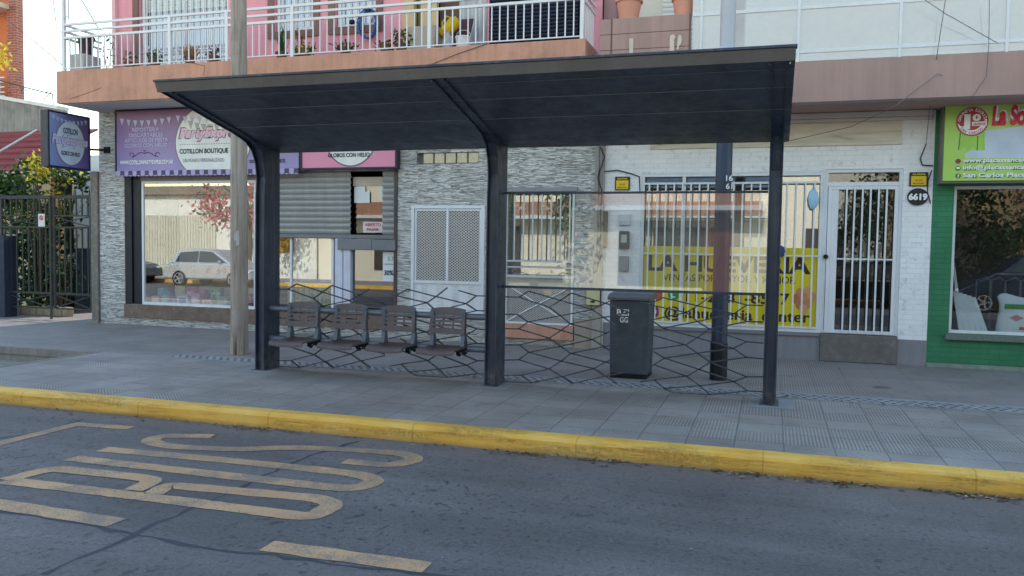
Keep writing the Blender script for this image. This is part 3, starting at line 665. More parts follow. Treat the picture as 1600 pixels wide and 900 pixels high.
gx0, gx1 = XS[1]+SW/2+.005, XS[2]-SW/2-.005
gl = MB().box(gx0, gx1, 9.355, 9.363, 1.185, 2.265).build('glass_panel', SHELGLASS, sh)
gr = MB(); gr.box(gx0, gx1, 9.335, 9.383, 2.266, 2.29); gr.box(gx0, gx1, 9.335, 9.383, 1.155, 1.184); gr.build('glass_rail', NAVY, sh, bevel=.003)
bx0, bx1 = XS[0]+SW/2, XS[1]-SW/2
ZR = .80; ZL = .43; RY = 9.27
MB().tube([(bx0-.06, RY, ZR), (bx1, RY, ZR)], .038, 14).build('bench_rail', GREYRAIL, sh, smooth=True)
MB().tube([(bx0, RY, ZL-.02), (bx1, RY, ZL-.02)], .038, 14).build('bench_rail', GREYRAIL, sh, smooth=True)
SX = [W(x, y, 9.2)[0] for x, y in ((473, 500), (547, 504), (622, 507), (699, 512))]
def make_seat(x):
    sw = .47
    pan = MB(); n = 10; ys = [8.80, 8.81, 8.86, 8.98, 9.08, 9.17, 9.24]; zs = [.405, .432, .447, .44, .436, .44, .458]
    top = [[(x-sw/2+sw*i/n, ys[j], zs[j]-.016*math.cos(math.pi*(i/n-.5))) for i in range(n+1)] for j in range(7)]
    for j in range(6):
        pan.m = 1 if j >= 2 else 0
        for i in range(n):
            pan.quad(top[j][i], top[j][i+1], top[j+1][i+1], top[j+1][i])
            lo = lambda v: (v[0], v[1], v[2]-.022)
            pan.quad(lo(top[j][i]), lo(top[j+1][i]), lo(top[j+1][i+1]), lo(top[j][i+1]))
    pan.m = 0
    for j in range(6):
        for i in (0, n):
            a, b_ = top[j][i], top[j+1][i]; pan.quad(a, b_, (b_[0], b_[1], b_[2]-.022), (a[0], a[1], a[2]-.022))
    for i in range(n):
        for j in (0, 6):
            a, b_ = top[j][i], top[j][i+1]; pan.quad(a, b_, (b_[0], b_[1], b_[2]-.022), (a[0], a[1], a[2]-.022))
    po = pan.build('seat', [SEATM, SEATD], sh, smooth=40)
    bk = MB(); bw = .46; z0, z1 = .585, .905
    us = sorted({0, .09, .345, .375, .63, .66, .91, 1, *[i/14 for i in range(15)]}); vs = [0, .22, .29, .37, .44, .52, .59, .67, .74, .86, 1]
    def P(u, v, d=0):
        c_ = (u-.5)*2; return (x+(u-.5)*bw*(1-.05*v*abs(c_)), 9.195+.05*v-.03*(1-c_*c_)*-1+d-.03, z0+(z1-z0)*v-.02*(c_*c_)*(1 if v > .8 else (-.6 if v < .1 else 0)))
    for a, b_ in zip(us, us[1:]):
        for r_, (c0, c1) in enumerate(zip(vs, vs[1:])):
            um = (a+b_)/2; slot = r_ in (1, 3, 5, 7) and (.09 < um < .345 or .375 < um < .63 or .66 < um < .91)
            if slot: continue
            for d in (0, .024): bk.quad(P(a, c0, d), P(b_, c0, d), P(b_, c1, d), P(a, c1, d))
            for (s0, s1, t0, t1) in ((a, b_, c0, c0), (a, b_, c1, c1), (a, a, c0, c1), (b_, b_, c0, c1)):
                bk.quad(P(s0, t0), P(s1, t1), P(s1, t1, .024), P(s0, t0, .024))
    bk.build('backrest', SEATM, po)
    for s in (-1, 1):
        ar = MB(); xx = x+s*(sw/2-.035)
        ar.prism([(9.17, .44), (9.30, .42), (9.285, .50), (9.255, .60), (9.255, .72), (9.245, .86), (9.20, .86), (9.205, .70), (9.205, .58), (9.185, .49)], 0, xx-.026, xx+.026)
        ar.build('seat_arm', ARMM, po, bevel=.006)
        br = MB(); br.prism([(8.98, .37), (9.03, .345), (9.08, .375), (9.16, .375), (9.21, .345), (9.27, .36), (9.27, .425), (8.96, .425)], 0, xx+s*.02-.018, xx+s*.02+.018)
        bo = br.build('seat_bracket', BLACKM, po, bevel=.003)
        for yy in (9.03, 9.2): MB().tube([(xx+s*.02-.028, yy, .385), (xx+s*.02+.028, yy, .385)], .011, 8).build('bolt', BOLT, po)
    return po
seat0 = make_seat(SX[0])
for x in SX[1:]:
    c_ = copy_tree(seat0, sh); c_.location.x += x-SX[0]

# ------------------------------------------------------------------ street furniture
px, py = G(374, 553)
wp = thing('utility_pole', 'weathered grey wooden utility pole standing left of the bus shelter', 'pole', (px, py, 0))
b = MB(); zz = [-.05, .15, .6, 1.5, 2.6, 3.6, 4.8, 6.2, 7.6, 9]
b.tube([(px+.004*math.sin(z*2), py, z) for z in zz], [.128-.0035*z for z in zz], 20); b.build('shaft', mat_wood_pole(), wp, smooth=True)
b = MB()
for i in range(7):
    a = -1.5+U(-.22, .22); r_ = .131
    b.add([(px+r_*math.cos(a), py+r_*math.sin(a), .0), (px+(r_+.004)*math.cos(a+.09), py+(r_+.004)*math.sin(a+.09), .0), (px+(r_+.003)*math.cos(a+.03), py+(r_+.003)*math.sin(a+.03), U(.2, .42))], [(0, 1, 2)])
b.build('split_wood', M('red brown raw wood', C(116, 74, 58), .9, 0, .3, 8), wp)
b = MB()
for k in range(5):
    zc_ = U(1.62, 1.78); a = U(-1.6, -1.1)
    b.add([(px+.1255*math.cos(a+t*.16), py+.1255*math.sin(a+t*.16), zc_+s_*U(.03, .06)) for t, s_ in ((-1, -1), (1, -1), (1.2, 1), (-.8, 1))], [(0, 1, 2, 3)])
b.build('paper_scrap', M('torn paper', C(190, 186, 184), .9), wp)

px, py = G(1122, 593)
lp_ = thing('light_pole', 'tall dark round steel lamp post standing behind the glass panel of the shelter', 'lamp post', (px, py, 0))
b = MB(); b.tube([(px, py, 0), (px, py, .47), (px, py, .475), (px, py, 4.02)], [.105, .105, .1, .1], 24); b.m = 1
b.tube([(px, py, 4.02), (px, py, 4.12), (px, py, 4.13), (px, py, 9)], [.1, .1, .094, .088], 24)
b.build('shaft', [M('blue black pole paint', C(58, 70, 90), .4, .2, .2, 3, .05, 60, .2), M('grey pole paint', C(186, 186, 194), .5, .1, .12, 2)], lp_, smooth=30)
b = MB(); b.tube([(px, py, 4.04), (px, py, 4.08), (px, py, 4.13), (px, py, 4.16)], [.102, .114, .114, .1], 24); b.build('collar', M('grey pole paint', C(150, 152, 162)), lp_, smooth=30)
b = MB(); b.tube([(px, py, -.02), (px, py, .47)], .108, 24); b.build('base_sleeve', M('black tar sleeve', C(22, 28, 38), .45, .2, .2, 3), lp_, smooth=30)
for k, (s_, z) in enumerate((('16', 2.50), ('61', 2.40))):
    text(s_, px+.035, px+.115, z, z+.07, py-.105, LIGHTTXT, lp_, .02)

# wheeled bin
ax, ay = G(985, 592)
bn = thing('litter_bin', 'dark square street bin with BZI GG lettering behind the shelter lattice', 'bin', (ax, ay+.25, 0))
BINM = M('dark bin plastic', C(72, 80, 90), .5, 0, .2, 2.5, .1, 40, .2, .4, (.2, .2, .21, 1), .25)
x0, x1 = W(951, 540, ay)[0], W(1013, 540, ay)[0]; zt = W(985, 466, ay)[1]
b = MB(); lo = [(x0+.014, ay+.01), (x1-.014, ay+.01), (x1-.014, ay+.52), (x0+.014, ay+.52)]; hi = [(x0, ay), (x1, ay), (x1, ay+.54), (x0, ay+.54)]
vs = [(x, y, .05) for x, y in lo]+[(x, y, .12) for x, y in lo]+[(x, y, zt-.03) for x, y in hi]
b.add(vs, [(3, 2, 1, 0)]+[(i, (i+1) % 4, 4+(i+1) % 4, 4+i) for i in range(4)]+[(4+i, 4+(i+1) % 4, 8+(i+1) % 4, 8+i) for i in range(4)]+[(8, 9, 10, 11)])
b.build('bin_body', BINM, bn, bevel=.02)
b = MB(); b.prism([(ay-.03, zt-.028), (ay-.03, zt+.012), (ay+.1, zt+.055), (ay+.45, zt+.065), (ay+.57, zt+.02), (ay+.57, zt-.028)], 0, x0-.025, x1+.025)
b.build('lid', M('bin lid plastic', C(104, 102, 106), .5, 0, .15, 3, .1, 40), bn, bevel=.012)
b = MB(); b.box(x0+.02, x1-.02, ay+.01, ay+.52, 0, .05); b.build('bin_base', BLACKM, bn)
b = MB()
for s in (0, 1): xx = x0+.08 if s == 0 else x1-.08; b.tube([(xx-.03, ay+.5, .07), (xx+.03, ay+.5, .07)], .07, 14)
b.build('wheel', BLACKM, bn)
tx0, _ = W(964, 488, ay); tx1, _ = W(983, 488, ay); ty = wz(974, 493, ay), wz(974, 483, ay), wz(974, 504, ay), wz(974, 495, ay)
text('BZI', tx0, tx1, ty[0], ty[1], ay-.005, LIGHTTXT, bn, .02); text('GG', tx0+.04, tx1-.01, ty[2], ty[3], ay-.005, LIGHTTXT, bn, .02)
gx, gy = G(1378, 606)
cv = thing('pavement_cover', 'small round metal cover set in the pavement right of the shelter', 'cover', (gx, gy, 0))
MB().lathe([(.085, .0), (.085, .012), (.06, .016), (0.005, .016)], gx, gy, 20).build('lid', M('cover iron', C(120, 112, 106), .6, .4), cv)
MB().lathe([(.115, .0), (.115, .008), (.088, .008)], gx, gy, 20).build('rim', CONC, cv)
YW = 13.2
XPL, XPR = -12.74, wx(934, 380)
XGR = 2.175
# ================================================================== pink building with the party shop
pb = thing('pink_building', 'pink building with grey strip stone ground floor, party shop and long terracotta balcony', 'building', (-7.7, 13.2, 0))
hs = [wx(195, 380), wx(621, 380), wz(300, 479), wz(300, 270)]
zd0 = wz(700, 489); zd1 = wz(700, 321)
hd = [wx(643, 400), wx(757, 400), zd0, zd1]
hw = rect(790, 300, 897, 507, YW)
hb = rect(651, 238, 748, 256, YW)
b = wall(MB(), XPL, XPR, 0, 4.17, YW, [hs, hd, hw, hb], .22)
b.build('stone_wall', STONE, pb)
b = MB(); b.box(hs[0]-.0, hs[1], 13.16, 13.42, hs[2]-.26, hs[2]-.003); b.build('shop_plinth', M('brown marbled plinth', C(112, 92, 82), .55, 0, .3, 5, .1, 40, .0, .5, (.5, .45, .4, 1), .2), pb, bevel=.004)
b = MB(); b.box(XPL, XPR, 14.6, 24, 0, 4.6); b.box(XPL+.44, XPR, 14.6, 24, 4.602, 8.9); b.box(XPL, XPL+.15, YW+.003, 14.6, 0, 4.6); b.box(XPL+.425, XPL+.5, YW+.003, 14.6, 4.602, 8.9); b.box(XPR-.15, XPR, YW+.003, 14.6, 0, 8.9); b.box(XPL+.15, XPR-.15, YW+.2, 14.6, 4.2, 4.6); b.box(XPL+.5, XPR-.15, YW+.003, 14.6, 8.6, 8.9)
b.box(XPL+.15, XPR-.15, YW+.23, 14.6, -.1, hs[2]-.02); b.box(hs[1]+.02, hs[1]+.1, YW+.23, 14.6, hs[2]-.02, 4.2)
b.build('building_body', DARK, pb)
# shop window (left of the pole and between pole and door)
xs0, xs1 = wx(219, 380), wx(398, 380)
sw_ = MB(); frame(sw_, xs0, xs1, hs[2], wz(300, 282), 13.24, .05, .06); fr = sw_.build('shop_window', WHITE, pb, bevel=.004)
MB().box(xs0+.05, xs1-.05, 13.26, 13.266, hs[2]+.05, wz(300, 282)-.05).build('pane', SHOPGLASS, fr)
b = MB(); b.box(xs0, xs1, 13.22, 13.4, wz(300, 282)+.003, hs[3]); b.build('window_header', M('taupe header', C(142, 134, 128), .6), pb)
b = MB(); b.box(hs[0], wx(206, 380), 13.2-.0, 13.5, hs[2], hs[3]); b.box(wx(206, 380)+.004, xs0-.004, 13.23, 13.5, hs[2], hs[3]); b.build('shutter_guide', NAVYFR, pb, bevel=.006)
b = MB(); xb = wx(398, 380); b.box(xb+.004, xb+.1, 13.22, 13.4, hs[2], hs[3]); b.build('window_mullion', M('beige mullion', C(170, 156, 142), .6), pb)
# roller shutter with its cut-out
c0 = rect(549, 276, 598, 364, 13.25); sx0 = xb+.1; sx1 = hs[1]-.06; sz0 = wz(520, 366); sz1 = hs[3]
b = MB()
for a in ((sx0, c0[0]-.004, sz0, sz1), (c0[1]+.004, sx1, sz0, sz1)): slats(b, a[0], a[1], a[2], a[3], 13.25, .1, .03)
rs = b.build('roller_shutter', SHUT, pb)
b = MB(); b.box(sx0, sx1, 13.21, 13.262, sz0-.075, sz0-.003); b.build('bottom_bar', M('grey shutter bar', C(120, 122, 126), .5, .3), rs, bevel=.006)
g0 = rect(527, 374, 617, 391, 13.12); b = MB(); b.box(g0[0], (g0[0]*.4+g0[1]*.6), 13.12, 13.26, g0[2], g0[3]); b.box((g0[0]*.4+g0[1]*.6)+.004, g0[1], 13.12, 13.26, g0[2], g0[3]); b.build('shutter_box', M('grey shutter box', C(122, 124, 130), .5, .2), rs, bevel=.008)
# door seen in the cut-out
b = MB(); b.box(c0[0], c0[1], 13.34, 13.345, c0[2], c0[3]); dg = b.build('door_glass', DARKGLASS, pb)
b = MB(); b.box(c0[0], c0[1], 13.31, 13.33, c0[3]-.16, c0[3]); b.build('blind', M('beige blind', C(196, 182, 166), .7), dg)
boxes('paper_notice', [(c0[0]+.02, c0[0]+.24, 13.318, 13.322, c0[3]-.46, c0[3]-.17), (c0[0]+.22, c0[0]+.33, 13.314, 13.317, c0[3]-.46, c0[3]-.26), (c0[1]-.08, c0[1], 13.318, 13.322, c0[3]-.4, c0[3]-.17)], M('white paper', C(224, 226, 228), .8, 0, .06), dg)
b = MB(); b.box(c0[0]+.18, c0[0]+.32, 13.35, 13.36, c0[2]+.05, c0[3]-.45); b.build('curtain', M('beige cloth', C(160, 146, 130), .9), dg)
b = MB(); b.box(c0[0]+.2, c0[1]-.02, 13.312, 13.316, c0[2]+.01, c0[2]+.2); st = b.build('sticker', M('pale sticker', C(226, 208, 208), .6, 0, .2, 30), dg)
rx = M('red print', C(176, 60, 80), .6)
text('ABIERTO', c0[0]+.24, c0[1]-.06, c0[2]+.12, c0[2]+.18, 13.31, rx, st, .01); text('PASAR', c0[0]+.28, c0[1]-.1, c0[2]+.04, c0[2]+.09, 13.31, rx, st, .03)
# second window and door below the shutter
zb_ = sz0-.08
q = rect(418, 372, 522, 476, 13.28)
b = MB(); frame(b, q[0], q[1], hs[2], zb_, 13.26, .05, .05, 'LRB'); b.box(wx(450, 400), wx(453, 400), 13.26, 13.3, hs[2]+.05, zb_); f2 = b.build('shop_window', WHITE, pb, bevel=.004)
MB().box(q[0]+.05, q[1]-.05, 13.285, 13.29, hs[2]+.05, zb_).build('pane', SHOPGLASS, f2)
dq = rect(531, 392, 600, 470, 13.2)
b = MB(); b.box(wx(524, 430), wx(536, 430), 13.18, 13.3, hs[2], zb_); b.box(wx(538, 430), wx(549, 430), 13.16, 13.3, hs[2], zb_); b.box(wx(549, 430), hs[1]-.07, 13.2, 13.3, hs[2], hs[2]+.06); b.build('door_frame', M('lilac white door frame', C(208, 208, 224), .45), pb, bevel=.006)
b = MB(); b.box(wx(549, 430)+.002, hs[1]-.065, 13.25, 13.256, hs[2]+.06, zb_); dd = b.build('shop_door', DARKGLASS, pb)
b = MB(); b.box(wx(580, 430), wx(596, 430), 13.6, 13.7, hs[2], zb_+.2); b.build('door_post', BLACKM, dd)
b = MB(); u = rect(598, 394, 618, 439, 13.23); b.box(u[0], u[1], 13.232, 13.236, u[2], u[3]); pn = b.build('discount_notice', M('white paper', C(224, 226, 228), .8), dd)
text('30%', u[0]+.03, u[1]-.04, u[2]+.1, u[2]+.19, 13.23, DARKTXT, pn, .03); text('57', u[0]+.1, u[1]-.03, u[3]-.16, u[3]-.08, 13.23, M('grey print', C(150, 150, 154), .6), pn)
b = MB(); b.box(u[0]+.02, u[1]-.02, 13.229, 13.231, u[3]-.215, u[3]-.205); b.build('rule', DARKTXT, pn)
b = MB(); b.box(hs[1]-.06, hs[1], 13.17, 13.4, hs[2], 4.0); b.build('door_jamb', M('dark brown jamb', C(84, 72, 70), .7, 0, .2, 4), pb, bevel=.004)
# glass blocks
b = MB(); n = 5; 
gb0 = hb[0]+.1; wv = (hb[1]-gb0)/n
for i in range(n): b.box(gb0+i*wv+.012, gb0+(i+1)*wv-.012, 13.23, 13.33, hb[2]+.01, hb[3]-.005)
gbk = b.build('glass_block_window', BLOCKGL, pb, bevel=.012)
b = MB(); b.box(hb[0], hb[1], 13.3, 13.4, hb[2], hb[3]); b.build('block_mortar', M('grey mortar', C(120, 118, 112), .9), gbk)
# white mesh door
b = MB(); x0, x1, z0, z1 = hd; frame(b, x0, x1, z0, z1, 13.17, .055, .06); xm = (x0+x1)/2
zmid = wz(700, 439); b.box(xm-.022, xm+.022, 13.175, 13.22, zmid, z1-.055); b.box(x0+.055, x1-.055, 13.175, 13.22, zmid-.05, zmid)
frame(b, x0+.06, x1-.06, z0+.06, z1-.06, 13.19, .035, .035)
md = b.build('mesh_door', WHITE, pb, bevel=.004)
PERF = mat_perf('expanded metal', C(200, 196, 192), .062, .046, .85)
MB().box(x0+.09, x1-.09, 13.205, 13.208, zmid, z1-.09).build('expanded_mesh', PERF, md)
MB().box(x0+.06, x1-.06, 13.32, 13.33, zmid-.05, z1-.06).build('inner_pane', M('dusty grey pane', C(92, 86, 82), .25, 0, .4, 2.5), md)
b = MB(); b.box(x0+.09, x1-.09, 13.2, 13.215, z0+.09, zmid-.05)
lv = b.build('kick_panel', WHITE, md)
for i in range(4):
    b = MB()
    for j in range(9): xx = x0+.2+i*(x1-x0-.4)/3.3; zz = z0+.12+j*.045; b.add([(xx, 13.197, zz), (xx+.1, 13.197, zz), (xx+.1, 13.185, zz-.02), (xx, 13.185, zz-.02)], [(0, 1, 2, 3)])
    b.build('louvre', WHITEW, lv)
b = MB()
for zz in (z0+.25, z0+.9, z1-.25):
    for xx in (x0-.01, x1+.01): b.tube([(xx, 13.165, zz), (xx, 13.165, zz+.09)], .012, 8)
b.build('hinge', WHITEW, md)
# grilled window
x0, x1, z0, z1 = hw
zl1, zl2, zl3, zl4 = wz(845, 407), wz(845, 418), wz(845, 432), wz(845, 447)
b = MB(); frame(b, x0, x1, z0, z1, 13.16, .035, .04); b.box(x0+.035, x1-.035, 13.162, 13.19, zl1-.03, zl1); b.box(x0+.035, x1-.035, 13.165, 13.185, zl2-.012, zl2+.012); b.box(x0+.035, x1-.035, 13.162, 13.19, zl3-.025, zl3+.02)
for i in range(1, 8): xx = x0+(x1-x0)*i/7.5; b.box(xx-.011, xx+.011, 13.168, 13.186, zl1, z1-.035)
gw = b.build('grille_window', WHITE, pb, bevel=.003)
for (xa, za, xc, zc_) in ((x0+.04, z0+.04, x1-.04, zl4), (x1-.04, z0+.04, x0+.04, zl4)): MB().tube([(xa, 13.175+(xa > xc)*.014, za), (xc, 13.175+(xa > xc)*.014, zc_)], .011, 6).build('cross_brace', WHITE, gw)
MB().box(x0+.035, x1-.035, 13.19, 13.193, z0+.035, zl4).build('expanded_mesh', mat_perf('fine mesh', C(186, 182, 178), .05, .036, .9), gw)
MB().box(x0+.035, x1-.035, 13.2, 13.215, zl4, zl3-.026).build('ledge', M('beige ledge', C(196, 186, 172), .7), gw)
MB().box(x0, x1, 13.34, 13.345, z0, z1).build('pane', glass_mat('window glass', (.6, .62, .62, 1), .4, 0, wave=.02), gw)
MB().box(x0-.02, x1+.02, 13.12, 13.25, wz(845, 529), z0-.004).build('window_sill', TERRA, pb, bevel=.006)
MB().box(x0-.02, x1+.04, 13.13, 13.25, z1+.003, z1+.07).build('lintel', M('grey lintel', C(150, 148, 150), .8), pb, bevel=.004)
# corner pier with meters and pipes
MB().box(wx(929, 380), wx(943, 380), 13.1, 13.25, .0, 4.1).build('corner_pier', M('stained beige pier', C(176, 168, 158), .85, 0, .2, 2, .3, 40, .3, .3, (.3, .26, .22, 1), .3), pb, bevel=.006)
q = rect(897, 500, 930, 545, 13.15); MB().box(q[0], q[1]-.003, 13.15, 13.25, 0, q[3]).build('concrete_patch', M('raw beige render', C(166, 152, 138), .95, 0, .2, 3, .5, 30), pb)
q = rect(916, 451, 937, 477, 13.05); b = MB(); b.box(q[0], q[1], 13.04, 13.16, q[2], q[3]); mb_ = b.build('gas_meter_box', M('cream meter box', C(206, 196, 148), .55, 0, .1, 4, 0, 60, .15), pb, bevel=.008)
b = MB(); frame(b, q[0]-.012, q[1]+.012, q[2]-.012, q[3]+.012, 13.07, .014, .09); b.tube([((q[0]+q[1])/2-.03, 13.036, q[2]+.06), ((q[0]+q[1])/2+.03, 13.036, q[2]+.06)], .016, 8); b.build('box_frame', BLACKM, mb_)
b = MB()
for px_ in (933, 938): xx = wx(px_, 300, 13.08); b.tube([(xx, 13.08, 4.05), (xx+.01, 13.08, 3.0), (xx, 13.08, 1.5)], .016, 8)
b.build('conduit', M('grey conduit', C(150, 148, 146), .6), pb)
# soffit, balcony slab
XBR = W(915, 60, 12.2)[0]
b = MB(); b.box(XPL, XBR, 12.2, 13.22, 4.165, 4.76); bs = b.build('balcony_slab', TERRA, pb, bevel=.008)
MB().box(XPL+.06, XBR-.06, 12.26, 13.2, 4.155, 4.164).build('soffit', SOFFIT, bs)
b = MB()
for pts in ([(286, 95), (320, 103), (318, 118)], [(108, 155), (135, 146), (158, 137)]):
    b.tube([(W(x, y, 12.196)[0], 12.197, W(x, y, 12.196)[1]) for x, y in pts], .004, 4)
b.build('wall_crack', M('dark crack', C(120, 72, 58), .9), bs)
# upper wall
wins = [[wx(218, 60), wx(357, 60), 4.78, 6.5], [wx(429, 30), wx(490, 30), wz(460, 48), 6.5], [wx(524, 20), wx(588, 20), wz(555, 41), 6.5], [wx(636, 30), wx(762, 30), 4.78, 6.5], [wx(764, 30), wx(906, 30), 4.78, 6.5]]
b = wall(MB(), XPL+.42, XPR, 4.60, 8.9, YW, wins, .2); b.build('upper_wall', PINKW, pb)
CURT = M('sheer curtain', C(216, 216, 226), .9, 0, .1, 6); BROWNJ = M('brown window surround', C(132, 98, 92), .8)
def curtain(mb, x0, x1, z0, z1, Y, amp=.018, per=.09):
    n = max(8, int((x1-x0)/per*6)); P = [(x0+(x1-x0)*i/n, Y+amp*math.sin(i*2*math.pi/6+.6*math.sin(i*.7))) for i in range(n+1)]
    for (a, ya), (c, yc) in zip(P, P[1:]): mb.quad((a, ya, z0), (c, yc, z0), (c, yc, z1), (a, ya, z1))
    return mb
for k, wn_ in enumerate(wins[:3]):
    x0, x1, z0, z1 = wn_
    b = MB(); frame(b, x0+.02, x1-.02, z0+(0 if k else .0), z1, 13.26, .06, .06); b.box((x0+x1)/2-.03, (x0+x1)/2+.03, 13.262, 13.31, z0+.06, z1-.06)
    if k == 0:
        for i in range(1, 14): xx = x0+(x1-x0)*i/14; b.box(xx-.008, xx+.008, 13.235, 13.25, z0, z1)
        for zz in (z0+.5, z0+1.05): b.box(x0, x1, 13.236, 13.249, zz-.008, zz+.008)
    else:
        for i in range(1, 6): xx = x0+(x1-x0)*i/6; b.box(xx-.008, xx+.008, 13.235, 13.25, z0, z1)
    f = b.build('upstairs_window', WHITE, pb)
    MB().box(x0+.08, x1-.08, 13.285, 13.288, z0+.06, z1-.06).build('pane', glass_mat('upstairs glass', (.9, .92, .95, 1), .12), f)
    curtain(MB(), x0+.05, x1-.05, z0+.02, z1, 13.4).build('curtain', CURT, f)
    if k == 0: slats(MB(), x0+.06, x1-.06, wz(285, 13), z1, 13.3, .055, .012).build('blind', M('cream blind', C(222, 210, 196), .7), f)
    b = MB(); w_ = .1
    if k == 0: b.box(x0-w_-.03, x0-.002, 13.16, 13.3, z0, z1)
    else: b.box(x0-.13, x0-.002, 13.17, 13.3, z0-.12, z1); b.box(x1+.002, x1+.13, 13.17, 13.3, z0-.12, z1); b.box(x0-.002, x1+.002, 13.165, 13.3, z0-.13, z0-.002)
    b.build('window_surround', BROWNJ, f)
x0, x1, z0, z1 = wins[3]
b = MB(); b.box(x0-.06, wx(648, 30), 13.15, 13.3, z0, z1); b.box(wx(657, 30), wx(668, 30), 13.2, 13.3, z0, z1); b.box(wx(672, 30), wx(682, 30), 13.2, 13.3, z0, z1); bd = b.build('balcony_door', M('honey coloured joinery', C(214, 178, 136), .6, 0, .15, 3), pb)
MB().box(wx(657, 30)-.1, wx(672, 30), 13.31, 13.32, z0, z1).build('green_pane', M('dull green pane', C(120, 128, 84), .3), bd)
MB().box(wx(682, 30), wx(716, 30), 13.35, 13.37, z0, z1).build('door_leaf', M('brown door leaf', C(92, 66, 52), .6, 0, .2, 3), bd)
curtain(MB(), wx(714, 30), wx(762, 30), z0+.05, z1, 13.3, .025, .1).build('curtain', M('grey white curtain', C(196, 196, 198), .9), bd)
x0, x1, z0, z1 = wins[4]
slats(MB(), x0+.0, x1-.03, z0, z1, 13.24, .062, .03).build('navy_shutter', M('dark navy shutter', C(40, 46, 66), .5, .1, .15, 2), pb)
MB().box(XPL+.42, XPL+.5, 13.12, 13.198, 4.77, 8.9).build('drain_pipe', M('pale pink pipe', C(224, 176, 182), .6), pb)
# balcony railing
rl = MB(); YR = 12.26
za, zbm, zct = 5.37, 5.49, 5.61
xl, xr_ = XPL+.13, XBR-.07
for z, r_ in ((za, .022), (zbm, .02), (zct, .022)): rl.box(xl, xr_, YR-.02, YR+.02, z-r_, z+r_)
rl.box(xl, xr_, YR-.012, YR+.012, 4.80, 4.82)
rlo = rl.build('balcony_railing', WHITE, pb, bevel=.004)
posts = [xl] + [W(p_, 80, YR)[0] for p_ in (266, 355, 457, 671)] + [xr_]
boxes('railing_post', [(x-.028, x+.028, YR-.03, YR+.03, 4.762, 5.63 if i else 7.2) for i, x in enumerate(posts)], WHITE, rlo, .004)
for a, c_ in zip(posts, posts[1:]):
    n = max(2, int(round((c_-a)/.128)))
    boxes('baluster', [(a+(c_-a)*i/n-.009, a+(c_-a)*i/n+.009, YR-.009, YR+.009, 4.82, za-.02) for i in range(1, n)], WHITE, rlo)
for xe, nm in ((xl, 'side_railing'), (xr_, 'side_railing')):
    b = MB()
    for z in (za, zbm, zct): b.box(xe-.018, xe+.018, YR+.03, 13.15, z-.02, z+.02)
    for i in range(1, 8): y = YR+.03+i*.108; b.box(xe-.008, xe+.008, y-.008, y+.008, 4.762, za-.02)
    b.build(nm, WHITE, rlo)
b = MB(); x = xl
for z in (5.75, 6.1, 6.45, 6.8): b.box(x+.03, x+.1, YR-.01, YR+.01, z, z+.018)
b.box(x+.1, x+.118, YR-.01, YR+.01, 5.7, 7.2); b.tube([(x+.1, YR, 6.5), (x+.42, YR+.4, 5.6)], .014, 6); b.build('railing_bracket', WHITEW, rlo)
b = MB(); b.blob((XBR+.16, 12.75, 4.52), (.13, .13, .2), 12, 8); b.build('drain_box', M('pale grey box', C(190, 192, 204), .6), pb, smooth=True)

# ------------------------------------------------------------------ signs of the party shop
PUR = mat_gradient('purple banner print', C(148, 138, 190), C(142, 112, 164), C(118, 76, 124), 2, 2.98, 4.12)
LIL = M('lilac print', C(196, 188, 226), .5); PINKP = M('pink print', C(232, 190, 208), .5); GREYP = M('grey outline print', C(120, 104, 120), .5)
CREAMP = M('cream print', C(232, 230, 228), .5)
sg = thing('shop_banner', 'long purple fascia sign with white circle and bunting over the party shop window', 'sign', (-10.1, 13.0, 3.5))
bx0, bx1, bz0, bz1 = -12.12, wx(467, 255, 13.0), 2.985, 4.12
MB().box(bx0, bx1, 13.0, 13.19, bz0, bz1).build('panel', PUR, sg)
b = MB(); frame(b, bx0-.03, bx1+.03, bz0-.001, bz1+.03, 12.99, .028, .1, 'LRT'); b.build('border', NAVYFR, sg)
b = MB(); n = 42
for i in range(n):
    a, c_ = bx0+(bx1-bx0)*i/n, bx0+(bx1-bx0)*(i+1)/n; b.m = i % 2; b.box(a, c_-.001, 12.985, 13.02, bz0-.085, bz0-.002)
    b.m = 0; b.prism([(a+(c_-a)*t, bz0-.086-.02*math.sin(math.pi*t)) for t in (0, .25, .5, .75, 1)], 1, 12.985, 13.02)
b.build('scalloped_trim', [M('lilac trim', C(176, 166, 210), .5), M('dark trim', C(78, 66, 92), .5)], sg)
def px(x, y, Y=13.0): return W(x, y, Y)
cx_, cz_ = px(332, 226); cw = abs(px(275, 226)[0]-cx_); chh = (bz1-bz0)*.62
b = MB(); disc(b, cx_, cz_+.04, cw+.02, chh+.02, 12.9975, 56, bz0+.004, bz1-.004); b.build('circle_edge', GREYP, sg)
b = MB(); disc(b, cx_, cz_+.04, cw, chh, 12.995, 56, bz0+.004, bz1-.004); b.build('circle', CREAMP, sg)
b = MB()
def flags(mb, x0, x1, z, n, Y, sag=.06, face='S', w=.1, h=.14, x=0):
    for i in range(n):
        t = (i+.5)/n; u = x0+(x1-x0)*t; zz = z-sag*4*t*(1-t)
        tri = [(u-w/2, zz), (u+w/2, zz-.01), (u+.005, zz-h)]
        mb.poly([(p_, Y, q_) for p_, q_ in tri] if face == 'S' else [(Y, p_, q_) for p_, q_ in tri])
flags(b, bx0+.06, bx0+1.3, bz1-.12, 8, 12.993); flags(b, bx0+1.35, bx0+2.3, bz1-.1, 6, 12.993, .05); flags(b, bx0+2.9, bx1-.1, bz1-.1, 6, 12.993)
b.build('bunting', LIL, sg)
b = MB(); flags(b, cx_-.55, cx_+.6, bz1-.2, 8, 12.992, .1, w=.12, h=.16); b.build('bunting', M('grey bunting print', C(176, 172, 170), .5), sg)
